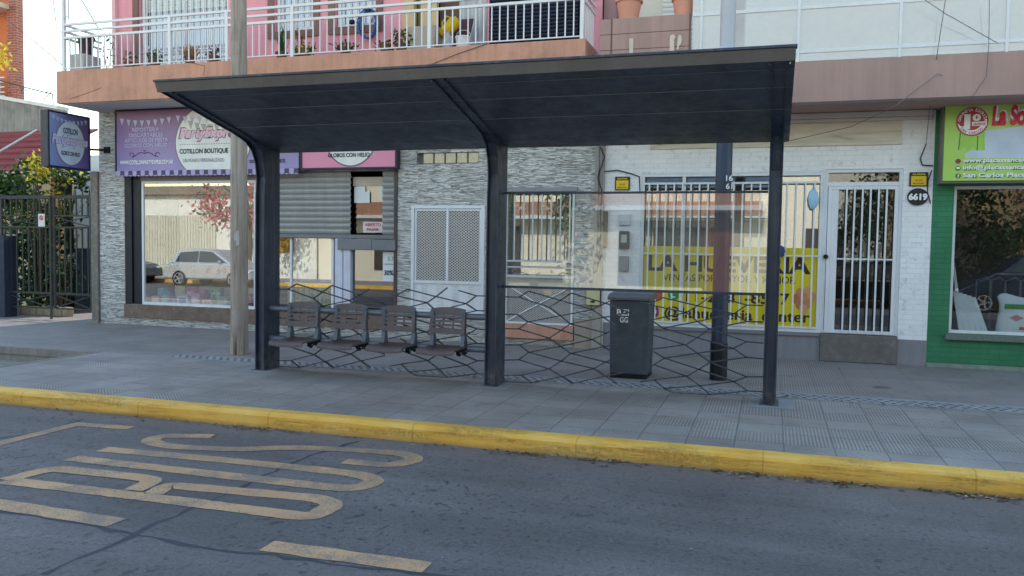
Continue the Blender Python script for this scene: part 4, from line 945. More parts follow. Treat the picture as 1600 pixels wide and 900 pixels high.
for body, (xa, ya, xb_, yb_) in (('REPOSTERIA', (207, 200, 249, 206)), ('DESCARTABLES', (202, 209, 255, 215)), ('ARTICULOS DE FIESTA', (195, 217, 263, 223)), ('GLOBOS CON HELIO', (195, 225, 262, 231))):
    p0, p1 = px(xa, (ya+yb_)/2), px(xb_, (ya+yb_)/2); text(body, p0[0], p1[0], px(xa, yb_)[1], px(xa, ya)[1], 12.995, LIL, sg, .02)
p0, p1 = px(188, 254), px(271, 254); text('WWW.COTILLONPARTYEXPRES.COM.AR', p0[0], p1[0], px(188, 257.5)[1], px(188, 251)[1], 12.995, LIGHTTXT, sg, .03)
b = MB(); c0_ = px(226, 240)
for s in (-1, 1):
    b.tube([(c0_[0]+s*t*.3, 12.994, c0_[1]+.03*math.sin(t*5)-.03*t) for t in [i/10 for i in range(11)]], .007, 4)
    b.tube([(c0_[0]+s*(.3+.05*math.cos(t)), 12.994, c0_[1]-.02+.04*math.sin(t)) for t in [i*.7 for i in range(8)]], .006, 4)
b.poly([(c0_[0]-.03, 12.993, c0_[1]+.06), (c0_[0], 12.993, c0_[1]+.02), (c0_[0]+.03, 12.993, c0_[1]+.06), (c0_[0]+.015, 12.993, c0_[1]+.075), (c0_[0], 12.993, c0_[1]+.06), (c0_[0]-.015, 12.993, c0_[1]+.075)])
b.build('ornament', M('violet print', C(92, 70, 124), .5), sg)
xa, xb_ = px(281, 215)[0], px(381, 215)[0]; z0_, z1_ = px(330, 219.5)[1], px(330, 199)[1]
text('PartyExpress', xa-.03, xb_+.03, z0_-.02, z1_+.02, 12.994, GREYP, sg, .075, .25)
text('PartyExpress', xa, xb_, z0_, z1_, 12.994, PINKP, sg, .055, .25, lift=.006)
text('COTILLON BOUTIQUE', px(281, 236)[0], px(357, 236)[0], px(320, 241)[1], px(320, 232)[1], 12.993, DARKTXT, sg, .03)
text('UN MUNDO PERSONALIZADO', px(287, 250)[0], px(351, 250)[0], px(320, 253)[1], px(320, 247.5)[1], 12.993, GREYP, sg, .0)
b = MB(); zz = px(320, 225)[1]
for i in range(26): xx = xa+(xb_-xa)*i/26; b.box(xx, xx+.022, 12.991, 12.9925, zz-.006, zz+.006)
b.build('dotted_rule', GREYP, sg)
xx = px(412, 240)[0]; text('MAS DE 1000 ARTICULOS', px(383, 246)[0], px(441, 246)[0], px(420, 250)[1], px(420, 246)[1], 12.996, LIL, sg, .01)
text('SOLUCIONES', px(390, 250)[0], px(446, 250)[0], px(440, 254)[1], px(440, 248.5)[1], 12.992, DARKTXT, sg, .02)

sg = thing('shop_sign', 'pink fascia sign with white circle above the grey roller shutter', 'sign', (-7.1, 13.0, 3.4))
q0, q1 = wx(470, 250, 13.0), wx(620, 250, 13.0); qz = wz(545, 264, 13.0)
MB().box(q0+.03, q1-.03, 13.0, 13.19, qz+.03, 4.05).build('panel', M('pink vinyl', C(226, 142, 172), .4, 0, .05), sg)
b = MB(); frame(b, q0, q1, qz, 4.08, 12.985, .028, .15); b.build('border', M('dark violet frame', C(52, 46, 66), .5), sg)
cx2 = wx(548, 245, 13.0); rr = abs(wx(508, 245, 13.0)-cx2)
b = MB(); disc(b, cx2, qz+.62, rr+.025, .585, 12.997, 48, qz+.03); b.build('circle_edge', GREYP, sg)
b = MB(); disc(b, cx2, qz+.62, rr, .56, 12.994, 48, qz+.03); b.build('circle', CREAMP, sg)
text('GLOBOS CON HELIO', wx(513, 242, 13.0), wx(578, 242, 13.0), wz(545, 245.5, 13.0), wz(545, 239, 13.0), 12.992, DARKTXT, sg, .03)
text('PartyExpress', cx2-.42, cx2+.42, qz+.55, qz+.8, 12.992, PINKP, sg, .05, .25)

sg = thing('projecting_sign', 'square blue and violet lightbox sign sticking out from the corner of the pink building', 'sign', (-12.83, 12.5, 3.5))
PX = -12.745
def pe(x, y): p_ = on(x, y, 0, PX); return p_.y, p_.z
ya, za_ = pe(74, 172); yb_, zb2 = pe(156, 266)
zt_, zb_s = 4.03, 2.99; ye = 12.98
MB().box(PX-.17, PX-.004, ya, ye, zb_s, zt_).build('case', M('dark grey sign case', C(66, 66, 74), .5, .2), sg, bevel=.006)
b = MB()
fr_ = [(ya, ya+.03, zb_s, zt_), (ye-.03, ye, zb_s, zt_), (ya+.03, ye-.03, zb_s, zb_s+.03), (ya+.03, ye-.03, zt_-.03, zt_)]
for a, c_, d, e in fr_: b.box(PX-.003, PX+.012, a, c_, d, e)
b.build('border', M('navy sign border', C(30, 32, 60), .5), sg)
MB().quad((PX+.001, ya+.03, zb_s+.03), (PX+.001, ye-.03, zb_s+.03), (PX+.001, ye-.03, zt_-.03), (PX+.001, ya+.03, zt_-.03)).build('panel', mat_gradient('blue violet print', C(140, 160, 204), C(112, 112, 176), C(88, 62, 128), 1, ya, ye), sg)
cy2, cz2 = (ya+ye)/2+.02, 3.47
b = MB(); disc(b, cy2, cz2, .345, .42, PX+.003, 48, face='E'); b.build('circle_edge', GREYP, sg)
b = MB(); disc(b, cy2, cz2, .33, .405, PX+.0045, 48, face='E'); b.build('circle', M('pale blue print', C(196, 208, 226), .5), sg)
b = MB(); flags(b, ya+.08, ye-.06, zt_-.06, 9, PX+.006, .07, 'E', .07, .1); b.build('bunting', M('pale bunting print', C(182, 192, 220), .5), sg)
DKV = M('ink blue print', C(44, 48, 84), .5)
text('COTILLON', cy2-.17, cy2+.17, 3.64, 3.75, PX+.005, DKV, sg, .03, face='E')
text('GLOBOS CON HELIO', cy2-.22, cy2+.22, 3.235, 3.315, PX+.005, DKV, sg, .03, face='E')
text('PartyExpress', cy2-.44, cy2+.42, 3.38, 3.62, PX+.005, DKV, sg, .075, .2, face='E'); text('PartyExpress', cy2-.43, cy2+.41, 3.385, 3.615, PX+.008, M('pale violet print', C(200, 196, 228), .5), sg, .062, .2, face='E')
b = MB(); b.tube([(PX-.08, ye, 3.42), (PX-.06, 13.06, 3.42), (-12.62, 13.16, 3.42), (-12.55, 13.2, 3.42)], .022, 8); b.box(-12.6, -12.46, 13.175, 13.2, 3.36, 3.48); b.build('bracket', BLACKM, sg)

# ------------------------------------------------------------------ things on the balcony
FLR = 4.765
def plant(name, label, px_, Y, h, n, mats, kind='bush', spread=.18, pot=True):
    x = W(px_, 80, Y)[0]; t = thing(name, label, 'plant', (x, Y, FLR)); b = MB()
    for _ in range(n):
        a = U(0, 6.28); b.m = random.randrange(len(mats)) if isinstance(mats, list) else 0
        if kind == 'blade':
            tilt = U(.05, .5); d = Vector((math.cos(a)*tilt, math.sin(a)*tilt, 1)).normalized(); L = h*U(.7, 1.05)
            p_ = Vector((x+U(-.04, .04), Y+U(-.04, .04), FLR+.1)); w = Vector((-math.sin(a), math.cos(a), 0))*.022
            b.add([p_-w, p_+w, p_+d*L*.55+w*.9, p_+d*L, p_+d*L*.55-w*.9], [(0, 1, 2, 3, 4)])
        elif kind == 'grass':
            tilt = U(.1, 1.1); L = h*U(.6, 1.1); d = Vector((math.cos(a)*tilt, math.sin(a)*tilt*.5, 1)).normalized(); p_ = Vector((x+U(-.06, .06), Y, FLR+.08)); q_ = p_+d*L*.6; r_ = q_+(d*.5+Vector((math.cos(a)*.5, 0, -.35)))*L*.5
            w = Vector((.006, 0, 0)); b.add([p_-w, p_+w, q_+w, q_-w], [(0, 1, 2, 3)]); b.add([q_-w, q_+w, r_], [(0, 1, 2)])
        else:
            r_ = spread*U(.2, 1); p_ = (x+r_*math.cos(a), Y+r_*math.sin(a)*.6, FLR+.06+h*rnd()**.8)
            b.leaf(p_, U(.05, .1))
    b.build('foliage', mats, t)
    if kind != 'blade':
        s_ = MB()
        for _ in range(6): a = U(0, 6.28); s_.tube([(x, Y, FLR+.05), (x+spread*.5*math.cos(a), Y+spread*.3*math.sin(a), FLR+h*U(.5, .9))], .006, 5)
        s_.build('stem', M('plant stem', C(96, 84, 60), .8), t)
    if pot: MB().lathe([(.07, FLR), (.1, FLR+.13), (.11, FLR+.13), (.11, FLR+.15), (.09, FLR+.15), (.085, FLR+.12)], x, Y, 16).build('pot', M('brown pot', C(120, 84, 70), .8), t)
    return t
plant('potted_plant', 'dry brown grassy plant behind the white railing under the large curtained window', 297, 12.4, .42, 150, [DRY, DRY, M('dry straw', C(196, 160, 110), .9)], 'grass')
plant('potted_plant', 'small reddish dry plant at the railing just left of the wooden pole', 333, 12.42, .22, 60, [DRY, GRN2], spread=.13)
plant('potted_plant', 'low green plant at the railing under the left part of the curtained window', 242, 12.45, .22, 90, [GRN1, BLU], spread=.16)
plant('potted_plant', 'sparse dark potted plant at the brown edge of the curtained window', 203, 12.5, .24, 50, [GRN2, DRY], spread=.12)
plant('potted_plant', 'tall thin leafless red twigs in a pot against the pink wall at the left end', 168, 12.9, .75, 60, [DRY, M('reddish leaf', C(150, 66, 74), .7)], spread=.2)
plant('agave_plant', 'grey green agave with upright blades behind the railing right of the wooden pole', 440, 12.5, .5, 22, [BLU, GRN2], 'blade')
plant('potted_plant', 'reddish trailing plant on the railing post right of the agave', 468, 12.45, .48, 60, [DRY, M('reddish leaf', C(150, 66, 74), .7)], spread=.12)
plant('potted_plant', 'green and yellow plant hanging over the balcony edge right of the agave', 478, 12.38, .16, 110, [GRN1, YLW, GRN1], spread=.24)
plant('potted_plant', 'low green plant at the railing below the second small window', 540, 12.42, .14, 90, [GRN1, GRN2], spread=.26)
plant('potted_plant', 'low olive plant at the railing between the blue hose and the beige planter', 603, 12.42, .13, 70, [GRN2, M('olive leaf', C(110, 110, 60), .7)], spread=.2)
plant('potted_plant', 'olive leafy plant standing beside the beige planter on the balcony', 627, 12.45, .3, 120, [M('olive leaf', C(110, 110, 60), .7), GRN1, GRN2], spread=.18)
x = W(668, 60, 12.7)[0]
t = thing('planter', 'large beige square planter behind the balcony railing post', 'planter', (x, 12.7, FLR))
b = MB(); b.add([(x-.2, 12.5, FLR), (x+.2, 12.5, FLR), (x+.2, 12.9, FLR), (x-.2, 12.9, FLR), (x-.24, 12.46, FLR+.42), (x+.24, 12.46, FLR+.42), (x+.24, 12.94, FLR+.42), (x-.24, 12.94, FLR+.42)], [(3, 2, 1, 0), (0, 1, 5, 4), (1, 2, 6, 5), (2, 3, 7, 6), (3, 0, 4, 7)])
b.build('tub', M('beige cement tub', C(186, 176, 168), .85, 0, .12, 3, .3), t); MB().box(x-.22, x+.22, 12.5, 12.9, FLR+.36, FLR+.39).build('soil', M('soil', C(70, 56, 46), 1), t)
x = W(702, 44, 12.7)[0]; z = W(702, 42, 12.7)[1]
t = thing('watering_can', 'yellow plastic can lying tilted on top of things behind the railing', 'can', (x, 12.7, FLR))
b = MB(); b.tube([(x-.13, 12.7, z-.13), (x-.1, 12.7, z-.1), (x+.1, 12.7, z+.07), (x+.15, 12.7, z+.1)], [.06, .09, .11, .07], 16); b.build('can_body', M('yellow plastic', C(226, 186, 30), .45), t, smooth=True)
b = MB(); b.tube([(x+.05, 12.66, z+.12), (x-.02, 12.64, z+.16), (x-.1, 12.64, z+.06), (x-.1, 12.66, z-.04)], .014, 8); b.build('handle', M('yellow plastic', C(226, 186, 30), .45), t, smooth=True)
t = thing('plastic_chair', 'dark red folded garden chair behind the railing below the yellow can', 'chair', (x, 12.9, FLR))
b = MB(); b.box(x-.2, x+.3, 12.85, 12.9, FLR+.32, FLR+.36); b.add([(x-.2, 12.86, FLR+.37), (x+.3, 12.86, FLR+.37), (x+.32, 12.95, FLR+.62), (x-.16, 12.95, FLR+.62), (x-.2, 12.9, FLR+.37), (x+.3, 12.9, FLR+.37), (x+.32, 12.98, FLR+.62), (x-.16, 12.98, FLR+.62)], [(0, 1, 2, 3), (4, 7, 6, 5), (3, 2, 6, 7), (0, 4, 5, 1), (1, 5, 6, 2), (0, 3, 7, 4)])
b.build('seat', M('dark red plastic', C(84, 40, 50), .5), t)
for xx in (x-.17, x+.27):
    b = MB(); b.tube([(xx, 12.86, FLR), (xx, 12.88, FLR+.34)], .016, 8); b.build('leg', M('dark red plastic', C(84, 40, 50), .5), t)
x = W(724, 66, 12.5)[0]
t = thing('bucket', 'white plastic bucket behind the railing in front of the curtain', 'bucket', (x, 12.5, FLR))
MB().lathe([(.1, FLR), (.125, FLR+.19), (.135, FLR+.19), (.135, FLR+.21), (.12, FLR+.21), (.1, FLR+.02)], x, 12.5, 20).build('pail', M('white plastic', C(222, 222, 226), .4), t, smooth=40)
MB().tube([(x+.13*math.cos(a), 12.5+.0*a, FLR+.2+.12*math.sin(a)) for a in [i*math.pi/10 for i in range(11)]], .005, 6).build('handle', BOLT, t)
x = W(700, 62, 12.55)[0]
t = thing('jug', 'pale grey plastic jug between the beige planter and the white bucket', 'jug', (x, 12.55, FLR))
MB().lathe([(.08, FLR), (.09, FLR+.16), (.07, FLR+.24), (.03, FLR+.28), (.03, FLR+.32)], x, 12.55, 16).build('jug_body', M('grey plastic', C(176, 176, 184), .4), t, smooth=40)
x, z = W(576, 38, 13.1)
t = thing('garden_hose', 'coiled blue garden hose hanging on the pink wall below the small window', 'hose', (x, 13.1, z))
b = MB(); b.tube([(x+(.17+.03*math.sin(i*.37))*math.cos(i*.5), 13.12-.002*i*.5, z+(.24+.03*math.cos(i*.23))*math.sin(i*.5)) for i in range(64)], .014, 6); b.build('coil', M('blue hose', C(58, 92, 150), .45), t, smooth=True)
MB().box(x-.03, x+.03, 13.06, 13.2, z+.2, z+.26).build('hook', BLACKM, t)
x, z = W(549, 34, 13.1); t = thing('cap', 'dark cap hanging under the small window left of the blue hose', 'cap', (x, 13.1, z))
MB().blob((x, 13.12, z), (.07, .06, .04), 14, 8).build('crown', M('dark cloth', C(40, 44, 66), .9), t, smooth=True); MB().blob((x+.06, 13.1, z-.015), (.07, .05, .01), 14, 6).build('brim', M('dark cloth', C(40, 44, 66), .9), t, smooth=True)
x0, x1, z0, z1 = rect(110, 84, 132, 110, 12.45)
t = thing('chest', 'pale grey cabinet at the left end of the balcony behind the railing', 'cabinet', ((x0+x1)/2, 12.6, FLR))
MB().box(x0, x1, 12.45, 12.85, FLR, z1).build('case', M('pale grey case', C(190, 188, 184), .6, 0, .1, 4, 0, 60, .2), t, bevel=.006); MB().box(x0+.02, x1-.02, 12.442, 12.449, FLR+.05, z1-.04).build('door', M('pale grey case', C(190, 188, 184), .6), t, bevel=.003)
xx = (x0+x1)/2+.04
t = thing('flower_pot', 'dark maroon pot standing on the pale cabinet at the left end of the balcony', 'flower pot', (xx, 12.62, z1))
MB().lathe([(.11, z1), (.14, z1+.3), (.16, z1+.3), (.16, z1+.34), (.13, z1+.34)], xx, 12.62, 18).build('pot', M('maroon pot', C(72, 44, 54), .6), t, smooth=40)
# ================================================================== white brick building with the egg shop
wb = thing('white_building', 'white painted brick building with barred egg shop front, glass balcony and brown fascia', 'building', (-.2, 13.2, 0))
XW0, XW1 = XPR+.002, XGR
hf = list(rect(1000, 268, 1284, 515, YW)); hf[2] = wz(1150, 514); hf[3] = wz(1150, 270)
hdr = [wx(1285, 400), wx(1407, 400), 0.0, wz(1345, 264)]
b = wall(MB(), XW0, XW1, 0, 3.70, YW, [hf, hdr], .2); b.build('brick_wall', BRICKW, wb)
PZ = wz(1425, 531)
b = MB(); b.box(wx(943, 500), hf[0]-.0, 13.186, 13.21, 0, .44); b.box(hf[0], hdr[0]-.003, 13.186, 13.21, 0, hf[2]-.06); b.box(hdr[1]+.003, XW1, 13.186, 13.21, 0, PZ); b.build('plinth', GREYB, wb)
b = MB(); b.box(hf[0]-.02, hdr[0]-.003, 13.15, 13.25, hf[2]-.058, hf[2]-.003); b.build('shop_sill', M('grey sill', C(128, 126, 128), .8, 0, .15, 3), wb, bevel=.006)
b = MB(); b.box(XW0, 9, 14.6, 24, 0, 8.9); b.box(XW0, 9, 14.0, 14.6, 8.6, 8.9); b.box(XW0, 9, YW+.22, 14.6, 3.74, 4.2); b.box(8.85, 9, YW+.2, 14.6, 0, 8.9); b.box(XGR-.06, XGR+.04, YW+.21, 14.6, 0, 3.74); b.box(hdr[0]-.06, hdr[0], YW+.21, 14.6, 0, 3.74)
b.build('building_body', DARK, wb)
b = MB(); b.box(hf[0], XGR-.07, 14.2, 14.3, 0, 3.7); b.build('back_wall', M('beige shop interior', C(150, 136, 116), .8, 0, .2, 1.5), wb)
# rough stone band and mouldings
q = rect(1016, 179, 1410, 229, 13.15)
MB().box(q[0], q[1], 13.165, 13.21, q[2], 3.55).build('stone_band', RAG, wb)
b = MB(); b.box(XW0+.3, XGR-.05, 13.13, 13.21, 3.553, 3.60); b.box(XW0+.3, XGR-.05, 13.10, 13.21, 3.604, 3.685); b.build('moulding', M('cream moulding', C(204, 196, 190), .8, 0, .1, 2, .2), wb, bevel=.008)
# shop front bars
x0, x1, z0, z1 = hf
b = MB(); frame(b, x0, x1, z0, z1, 13.21, .05, .06); zt = wz(1150, 286); zm = wz(1150, 398)
for px_ in (1066, 1203): xx = wx(px_, 400); b.box(xx-.026, xx+.026, 13.212, 13.26, z0+.05, z1-.05)
sf = b.build('shop_front', WHITE, wb, bevel=.004)
b = MB(); b.box(x0+.05, x1-.05, 13.185, 13.207, zt-.015, zt+.015); b.box(x0+.05, x1-.05, 13.185, 13.207, zm-.011, zm+.011); b.box(x0+.05, x1-.05, 13.185, 13.207, z0+.05, z0+.08)
b.build('rail', WHITE, sf)
n = 21; boxes('bar', [(x0+(x1-x0)*i/n-.012, x0+(x1-x0)*i/n+.012, 13.172, 13.184, z0+.05, zt+.015) for i in range(1, n)], WHITE, sf)
MB().box(x0+.05, x1-.05, 13.335, 13.34, z0+.05, z1-.05).build('pane', SHOPGLASS, sf)
# door
x0, x1, z0, z1 = hdr; zs = wz(1345, 523)
b = MB(); b.box(x0+.003, x1-.003, 13.14, 13.5, 0.002, zs-.004); b.build('door_step', M('dark worn step', C(112, 106, 104), .85, 0, .25, 4, .4, 40, .0, .3, (.5, .48, .46, 1), .15), wb, bevel=.012)
zt2 = wz(1345, 284); b = MB(); frame(b, x0, x1, zs, z1, 13.22, .05, .06); b.box(x0+.05, x1-.05, 13.222, 13.27, zt2-.06, zt2); bd = b.build('barred_door', WHITE, wb, bevel=.004)
b = MB(); frame(b, x0+.055, x1-.055, zs+.01, zt2-.065, 13.19, .05, .04); b.box(x0+.105, x0+.2, 13.195, 13.225, zs+.06, zt2-.115)
zm2 = wz(1345, 405); b.box(x0+.2, x1-.105, 13.186, 13.2, zm2-.012, zm2+.012); lf = b.build('door_leaf', WHITE, bd, bevel=.004)
n = 7; sp_ = (x1-.105-x0-.2)/n; boxes('bar', [(x0+.2+sp_*i-.012, x0+.2+sp_*i+.012, 13.172, 13.185, zs+.03, zt2-.09) for i in range(1, n)], WHITE, bd)
MB().box(x0+.05, x1-.05, 13.3, 13.305, zs, z1).build('pane', glass_mat('dim door glass', (.55, .56, .56, 1), .16, 0, wave=.006), bd)
xx, zz = W(1290, 401, 13.18); b = MB(); b.tube([(xx, 13.15, zz), (xx, 13.19, zz)], .035, 14); b.build('lock', BLACKM, bd)
# meters on the white pier
for (a, c_, m_, nm) in (((967, 335, 985, 352), 13.14, M('white meter cover', C(206, 208, 214), .5), 'meter_cover'), ((968, 361, 983, 389), 13.1, M('dark meter', C(72, 68, 70), .4), 'electric_meter'), ((967, 400, 982, 424), 13.14, M('grey meter', C(150, 146, 146), .5), 'meter_box')):
    q = rect(*a, 13.15); bb = MB(); bb.box(q[0], q[1], c_, 13.2, q[2], q[3]); mo = bb.build(nm, m_, wb, bevel=.01)
    if nm == 'electric_meter': MB().box(q[0]+.03, q[1]-.03, c_-.006, c_-.001, q[2]+.1, q[3]-.06).build('dial', M('meter dial', C(190, 188, 184), .4), mo)
q = rect(938, 330, 949, 388, 13.15); b = MB(); b.box(q[0], q[1], 13.12, 13.199, q[2], q[3]); b.build('cable_box', M('rusty black box', C(58, 52, 54), .7, 0, .35, 8), wb, bevel=.01)
# intercom smear & cables on pier
# balcony: brown fascia, soffit, planked parapet, glass balustrade
FX0, FX1 = XBR+.19, 9.0
b = MB(); b.box(FX0, FX1, 12.2, 13.6, 3.69, 4.255); fo = b.build('balcony_fascia', BROWNF, wb, bevel=.006)
MB().box(FX0, FX1, 12.192, 12.205, 3.66, 3.70).build('drip_edge', M('dark drip edge', C(96, 80, 80), .8), fo)
b = wall(MB(), FX0-.0, FX1, 4.25, 8.9, 13.6, [], .1); b.build('upper_wall', M('cream render', C(222, 212, 200), .8, 0, .08, 1.5), wb)
b = MB(); b.box(XPR+.003, FX0+.05, 13.3, 13.62, 4.25, 8.9); b.build('side_pier', M('pale mauve render', C(170, 130, 132), .8), wb)
b = MB()
px0, px1 = FX0+.02, W(1079, 40, 12.2)[0]
for i, (za, zb_) in enumerate(((4.258, 4.56), (4.565, 4.79), (4.795, 5.02))): b.box(px0, px1, 12.215, 12.32, za, zb_)
pp = b.build('planked_parapet', M('mauve brown planks', C(176, 142, 134), .7, 0, .14, 2.0, .1, 40, .15), wb, bevel=.006)
b = MB(); xx = W(955, 60, 12.2)[0]; b.box(xx-.01, xx+.01, 12.208, 12.2145, 4.26, 5.02); b.box(px1-.02, px1, 12.205, 12.214, 4.26, 5.02); b.build('parapet_post', M('brown post', C(110, 84, 80), .7), pp)
# small pale cactus shapes painted/fixed on the parapet
STK = M('pale stake', C(214, 196, 182), .7)
p0 = W(985.5, 60, 12.2); p1 = W(986, 86, 12.2); MB().box(p1[0]-.03, p1[0]+.03, 12.2, 12.213, p1[1], p0[1]).build('pale_stake', STK, pp)
b = MB(); p0 = W(1050, 57, 12.2); p1 = W(1049.5, 82, 12.2); b.box(p1[0]-.032, p1[0]+.032, 12.2, 12.213, p1[1], p0[1]); p1 = W(1050, 58, 12.2); disc(b, p1[0]+.01, p1[1], .04, .035, 12.1985); b.build('pale_stake', STK, pp); b = MB()
p0 = W(1062, 60, 12.2); disc(b, p0[0], p0[1]-.02, .03, .075, 12.204)
p2 = W(1059, 74, 12.2); b.add([(p2[0]-.015, 12.205, p2[1]-.03), (p2[0]+.01, 12.205, p2[1]-.03), (p2[0]+.035, 12.205, p2[1]+.1), (p2[0]-.005, 12.205, p2[1]+.1)], [(0, 1, 2, 3)])
b.build('pale_stake', M('pale stake', C(214, 196, 182), .7), pp)
b = MB(); gz0, gz1 = 4.40, 5.0; GX0 = px1+.02
for z in (gz0, gz1): b.box(GX0, FX1, 12.235, 12.265, z-.022, z+.022)
bo = b.build('balcony_balustrade', WHITE, wb, bevel=.004)
boxes('balustrade_post', [(xx-.018, xx+.018, 12.23, 12.27, 4.26, 6.9) for xx in [W(px_, 40, 12.25)[0] for px_ in (1096, 1248, 1407, 1574)]+[4.1, 5.4, 6.7, 8.0]], WHITE, bo)
MB().box(GX0, FX1, 12.247, 12.253, 4.27, gz1-.018).build('glass', BALGLASS, bo)
MB().box(GX0, FX1, 12.247, 12.253, gz1+.018, 6.9).build('glass', glass_mat('enclosure glass', (.92, .92, .92, 1), .14, .02, (.76, .72, .70, 1), .6), bo)  # same milky veil paints sky sheen into the upper panes
SIDING = M('white horizontal shutter', C(222, 222, 222), .6, 0, .05, 2)
b = MB(); slats(b, wx(1035, 20, 13.55), wx(1100, 20, 13.55), 4.3, 6.8, 13.58, .075, .02); slats(b, wx(1120, 20, 13.55), wx(1290, 20, 13.55), 4.3, 6.8, 13.58, .075, .02); slats(b, wx(1420, 20, 13.55), 8.5, 4.3, 6.8, 13.58, .075, .02); b.build('upstairs_shutter', SIDING, wb)
for i, (a, lb) in enumerate((((960, 0, 1003, 31), 'large terracotta pot on the left end of the brown planked parapet'), ((1048, 0, 1087, 27), 'slightly smaller terracotta pot on the right end of the brown planked parapet'))):
    xx = W((a[0]+a[2])/2, 15, 12.35)[0]; r_ = (W(a[2], 15, 12.35)[0]-W(a[0], 15, 12.35)[0])/2; z = 5.02; hh = .36 if i == 0 else .32
    t = thing('terracotta_pot', lb, 'flower pot', (xx, 12.42, z), 'terracotta pots on the planked parapet')
    po = MB().lathe([(r_*.66, z), (r_*.9, z+hh*.75), (r_, z+hh*.75), (r_*1.02, z+hh), (r_*.9, z+hh), (r_*.85, z+hh*.8)], xx, 12.42, 26).build('pot', M('terracotta clay', C(214, 152, 132), .85, 0, .12, 4, .1, 40), t, smooth=40)
    MB().lathe([(r_*.84, z+hh*.86), (r_*.5, z+hh*.88)], xx, 12.42, 20).build('soil', M('soil', C(70, 56, 46), 1), t)

# ------------------------------------------------------------------ poster, plates, notices
ps = thing('shop_poster', 'wide yellow poster LA HUEVERIA behind the white bars of the egg shop', 'poster', (-.6, 13.3, 1.0))
q = rect(1001, 386, 1281, 512, 13.3); YP = 13.29
MB().box(q[0], q[1], YP, YP+.004, q[2], q[3]).build('sheet', YEL, ps)
BRN = M('dark brown print', C(58, 42, 46), .5)
def tp(body, xa, xb_, ya, yb_, m_=BRN, bold=.03, sh_=0, x_=None):
    cx = (xa+xb_)/2; cy = (ya+yb_)/2; return text(body, W(xa, cy, YP)[0], W(xb_, cy, YP)[0], W(cx, yb_, YP)[1], W(cx, ya, YP)[1], YP, m_, ps, bold, sh_)
tp('LA HUEVERIA', 1012, 1267, 400, 426, bold=.035); tp('VENTAS POR MAYOR Y MENOR', 1036, 1243, 430, 441, bold=.005)
tp('11-2181-8567', 1072, 1234, 456, 474, bold=.02); tp('@lahueveria_center', 1038, 1266, 482, 505, bold=.02)
def icon(cx, cy, r_, m_, name='icon'):
    x_, z_ = W(cx, cy, YP); b = MB(); disc(b, x_, z_, r_, r_, YP-.003, 28); return b.build(name, m_, ps), x_, z_
o_, x_, z_ = icon(1052, 461, .085, M('green icon print', C(58, 158, 84), .5), 'phone_icon')
b = MB(); b.tube([(x_-.035, YP-.005, z_+.03), (x_-.03, YP-.005, z_-.01), (x_+.0, YP-.005, z_-.035), (x_+.035, YP-.005, z_-.03)], .011, 6); b.build('handset', LIGHTTXT, o_)
b = MB(); b.add([(x_-.085, YP-.0035, z_-.09), (x_-.02, YP-.0035, z_-.075), (x_-.07, YP-.0035, z_-.03)], [(0, 1, 2)]); b.build('tail', M('green icon print', C(58, 158, 84)), o_)
x_, z_ = W(1021, 487, YP); b = MB(); b.prism([(x_+.085*math.copysign(abs(math.cos(a))**.5, math.cos(a)), z_+.085*math.copysign(abs(math.sin(a))**.5, math.sin(a))) for a in [i*math.pi/16 for i in range(32)]], 1, YP-.003, YP-.001); o_ = b.build('camera_icon', M('magenta icon print', C(150, 58, 140), .5), ps)
b = MB(); pts = [(x_+.042*math.cos(a), YP-.005, z_+.042*math.sin(a)) for a in [i*math.pi/12 for i in range(25)]]; b.tube(pts, .007, 5); b.build('ring', LIGHTTXT, o_)
icon(1027, 462, .09, M('orange red print', C(206, 96, 60), .5), 'round_mark')
EGG = [M('egg print %d' % i, c_, .5, 0, .12, 8) for i, c_ in enumerate((C(206, 142, 96), C(222, 164, 118), C(190, 120, 80)))]
b = MB()
for k, (cx, cy) in enumerate(((1250, 458), (1262, 456), (1244, 467), (1256, 466), (1268, 464), (1250, 476), (1262, 474), (1255, 483))):
    x_, z_ = W(cx, cy, YP); b.m = k % 3; disc(b, x_, z_, .062, .078, YP-.003-.0006*k, 22)
b.build('egg_picture', EGG, ps)
for a, lb, bx in (((961, 276, 984, 297), 'yellow warning plate with black edge on the white pier left of the egg shop', 0), ((1421, 269, 1450, 291), 'yellow alarm plate with black edge above the oval house number', 1)):
    q = rect(*a, 13.18); t = thing('warning_plate', lb, 'sign', ((q[0]+q[1])/2, 13.18, q[2]), 'yellow alarm plates on the white brick')
    MB().box(q[0], q[1], 13.175, 13.195, q[2], q[3]).build('backing', BLK, t)
    hgt = q[3]-q[2]; wd = q[1]-q[0]
    MB().box(q[0]+wd*.09, q[1]-wd*.09, 13.171, 13.1745, q[2]+hgt*.07, q[3]-hgt*.28).build('face', YELS, t)
    text('ALARMA', q[0]+wd*.14, q[1]-wd*.14, q[3]-hgt*.21, q[3]-hgt*.09, 13.174, YELS, t, .03)
    text('24 HS', q[0]+wd*.3, q[1]-wd*.3, q[2]+hgt*.34, q[2]+hgt*.5, 13.17, M('ochre print', C(150, 120, 20)), t, .02); text('MONITOREO', q[0]+wd*.2, q[1]-wd*.2, q[2]+hgt*.14, q[2]+hgt*.24, 13.17, BLK, t, .01)
cx, cz = W(1434, 307.5, 13.17); rx_ = abs(W(1450.5, 307, 13.17)[0]-cx)
t = thing('house_number', 'black oval house number plate reading 6619 on the white brick', 'sign', (cx, 13.17, cz))
b = MB(); b.prism([(cx+rx_*math.cos(a), cz+.124*math.sin(a)) for a in [i*math.pi/24 for i in range(48)]], 1, 13.172, 13.196); b.build('plate', BLK, t)
text('6619', cx-rx_*.88, cx+rx_*.92, cz-.05, cz+.05, 13.17, LIGHTTXT, t, .05)
